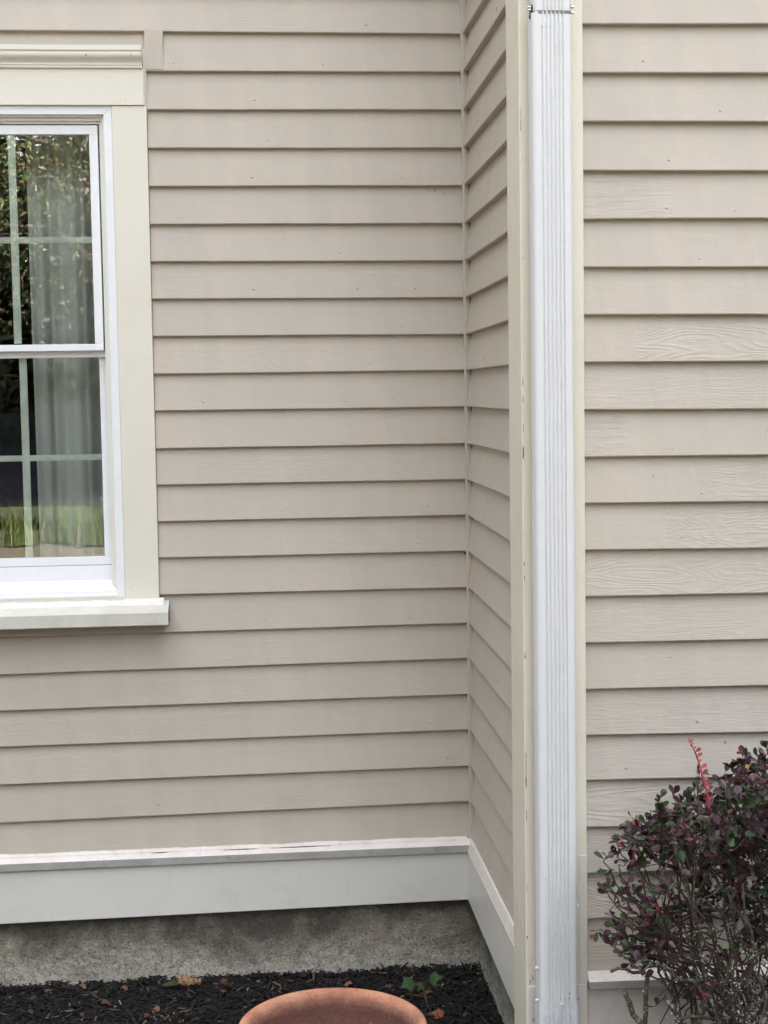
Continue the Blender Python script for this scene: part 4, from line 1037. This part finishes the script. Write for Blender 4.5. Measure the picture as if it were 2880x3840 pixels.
# ------------------------------------------------------------------ garden behind the camera (mirrored in the glass) and added light-blocking foliage
def tree(x, y, h, r, seed, label, cols, nleaf=9000, kmin=2, grp='garden trees behind the viewer'):
    rn = random.Random(seed); t = thing('garden_tree', label, 'tree', (x, y, 0), grp); tr = MB(); cr = MB()
    pts = [Vector((x+.15*sin(i*.9+seed)*i/8, y, h*.8*i/8)) for i in range(9)]; tr.tube(pts, [.24*(1-i/10) for i in range(9)], 9)
    ends = []
    for i in range(26):
        k = rn.randint(kmin, 8); a = rn.uniform(0, 2*pi); p = pts[k]; L = r*rn.uniform(.4, 1.0)*(1-.04*k)
        q = p+Vector((cos(a)*L, sin(a)*L, rn.uniform(-.1, .5)*L)); mid = (p+q)/2+Vector((0, 0, .25)); tr.tube([p, mid, q], [.06, .035, .012], 5); ends += [q, mid]
    for i in range(nleaf):
        e = rn.choice(ends); p = e+Vector((rn.gauss(0, .55), rn.gauss(0, .55), rn.gauss(0, .55)-.15)); s = rn.uniform(.028, .06)
        a = Vector((rn.gauss(0, 1), rn.gauss(0, 1), rn.gauss(0, 1))).normalized()*s; b = Vector((rn.gauss(0, 1), rn.gauss(0, 1), rn.gauss(-.5, 1))).normalized()*s
        c = rn.choice(cols); v = rn.uniform(.6, 1.4); cr.col = (c[0]*v, c[1]*v, c[2]*v, 1); cr.face([p, p+a*.6+b*.3, p+b*1.6, p-a*.4+b*.6])
    tr.build('trunk', TRM, t); cr.build('crown', TLM, t, attr='tint')
TRM = plain('tree_bark', (.07, .055, .045), .9); TLM = attr_mat('tree_leaf', .8, 0, trans=.3, spec=.1)
greens = ((.05, .085, .025), (.07, .11, .035), (.02, .035, .012), (.02, .03, .012), (.12, .13, .05), (.17, .11, .07), (.26, .25, .15))
tree(-1.5, -9.8, 7.8, 3.0, 1, 'broad leafy tree on the lawn, mirrored in the upper window glass', greens, 30000, kmin=4)
tree(7.2, -13.5, 8.0, 3.0, 2, 'tall leafy tree at the back of the lawn, standing to the right', greens)
tree(-6.4, -1.6, 9, 3.4, 3, 'tall leafy tree added out of view at the left to shade the return wall', greens, 14000)  # unseen tree, added to cut the light from the left
g = MB(); g.face([(-9, -14.6, -.024), (6.5, -14.6, -.024), (6.5, -10.6, -.024), (-9, -10.6, -.024)])
o = g.build('driveway', plain('grey_asphalt_drive', (.09, .088, .085), .9)); o['kind'] = 'structure'
def car():
    c = thing('parked_car', 'dark blue parked car beyond the grass clumps, dimly mirrored in the lower glass', 'car', (-3.2, -12.2, 0))
    X, Y = -3.2, -12.2
    prof = [(-2.2, .35), (-2.25, .75), (-2.1, .92), (-1.2, 1.0), (-.6, 1.02), (1.4, 1.04), (2.0, 1.0), (2.2, .8), (2.2, .4), (1.8, .28), (-1.9, .28)]
    top = [(-1.25, .99), (-.55, 1.45), (.1, 1.52), (.9, 1.48), (1.65, 1.03)]
    b = MB(); hw = .88
    def sect(pts, w0, mbx):
        mbx.grid([[(X+x, Y+sy*w0*(1-.06*(abs(sy) > .9)), z) for x, z in pts] for sy in (-1, -.97, 0, .97, 1)], False)
        for sy in (-1, 1): mbx.face([(X+x, Y+sy*w0*.94, z) for x, z in pts])
    sect(prof+[prof[0]], hw, b); navy = NT('dark_blue_car_paint'); navy.base((.006, .007, .013)); navy.rough(.18)
    b.build('body', navy.m, c)
    g = MB(); sect(top+[top[0]], .74, g); gl = NT('dark_car_glass'); gl.base((.01, .012, .014)); gl.rough(.05); g.build('cabin_glass', gl.m, c)
    r = MB(); r.grid([[(X+x, Y+sy, z+.012) for x, z in top[1:4]] for sy in (-.70, 0, .70)]); r.build('roof', navy.m, c)
    tyre = plain('black_tyre', (.02, .02, .02), .8); rim = plain('grey_alloy', (.5, .5, .5), .3, .8)
    for sx in (-1.4, 1.4):
        for sy in (-.80, .80):
            w = MB(); w.tube([(X+sx, Y+sy-.1, .31), (X+sx, Y+sy+.1, .31)], .32, 24); wo_ = w.build('wheel', tyre, c)
            q = MB(); q.tube([(X+sx, Y+sy-.104, .31), (X+sx, Y+sy+.104, .31)], .20, 14); q.build('rim', rim, wo_)
    for sy in (-.6, .6):
        h = MB(); h.box(X-2.26, X-2.16, Y+sy-.16, Y+sy+.16, .66, .80, .02); h.build('headlight', MAT['vinyl'], c)
car()
wd_ = MB(); rn = random.Random(77)
def wood(n, fx, fy, z1, smin=.12, smax=.35, k=1.0):
    for i in range(n):
        p = Vector((fx(), fy(), rn.uniform(0, z1))); s = rn.uniform(smin, smax)
        a = Vector((rn.gauss(0, 1), rn.gauss(0, 1), rn.gauss(0, 1))).normalized()*s; b = Vector((rn.gauss(0, 1), rn.gauss(0, 1), rn.gauss(0, 1))).normalized()*s
        v = rn.uniform(.4, 1.1)*k; wd_.col = (.008*v, .010*v, .005*v, 1); wd_.face([p-a, p-b, p+a, p+b])
wood(46000, lambda: rn.uniform(-13, 14), lambda: -19+rn.gauss(0, 1.2), 6.2, .06, .20)
wood(4000, lambda: rn.uniform(-14, 15), lambda: -22+rn.gauss(0, .4), 6.2, .5, 1.0)
wood(14000, lambda: -8.5+rn.gauss(0, .8), lambda: rn.uniform(-18, 2.5), 11, .2, .5, 2.5)  # left bank: unseen, added to block low light on the return wall
wood(14000, lambda: 9.5+rn.gauss(0, .8), lambda: rn.uniform(-18, 2.5), 9, .2, .5, 2.5)  # right bank: unseen, added so the light comes mainly from the front
o = wd_.build('woods', TLM, attr='tint'); tag(o, 'dark wood of dense foliage behind the lawn, with unseen side banks added to block light', 'woods', kind='stuff')
def grass_clump(x, y, h, seed):
    rn = random.Random(seed); mb = MB()
    for i in range(230):
        a = rn.uniform(0, 2*pi); L = h*rn.uniform(.5, 1.3); p = Vector((x+rn.gauss(0, .10), y+rn.gauss(0, .10), 0)); out = Vector((cos(a), sin(a), 0)); s = Vector((-sin(a), cos(a), 0))*rn.uniform(.003, .007)
        v = rn.uniform(.7, 1.4); mb.col = (.075*v, .12*v, .03*v, 1) if rn.random() < .75 else (.20*v, .19*v, .08*v, 1); sp_ = rn.uniform(.25, .8)
        pr = [p+out*L*sp_*t*t*.9+Vector((0, 0, L*(t-.42*sp_*t**3))) for t in (0, .25, .5, .75, 1)]
        mb.grid([[q-s*(1-t*.9), q+s*(1-t*.9)] for q, t in zip(pr, (0, .25, .5, .75, 1))])
    o = mb.build('ornamental_grass', TLM, attr='tint'); return o
for i, (x, y) in enumerate(((-2.75, -8.5), (-2.15, -8.7), (-1.85, -8.3), (-1.55, -8.8), (-2.4, -8.9))):
    o = grass_clump(x, y-.9, .50, i); tag(o, 'arching clump of ornamental grass on the lawn edge, mirrored in the lower window glass', 'grass plant', 'ornamental grass clumps at the lawn edge')
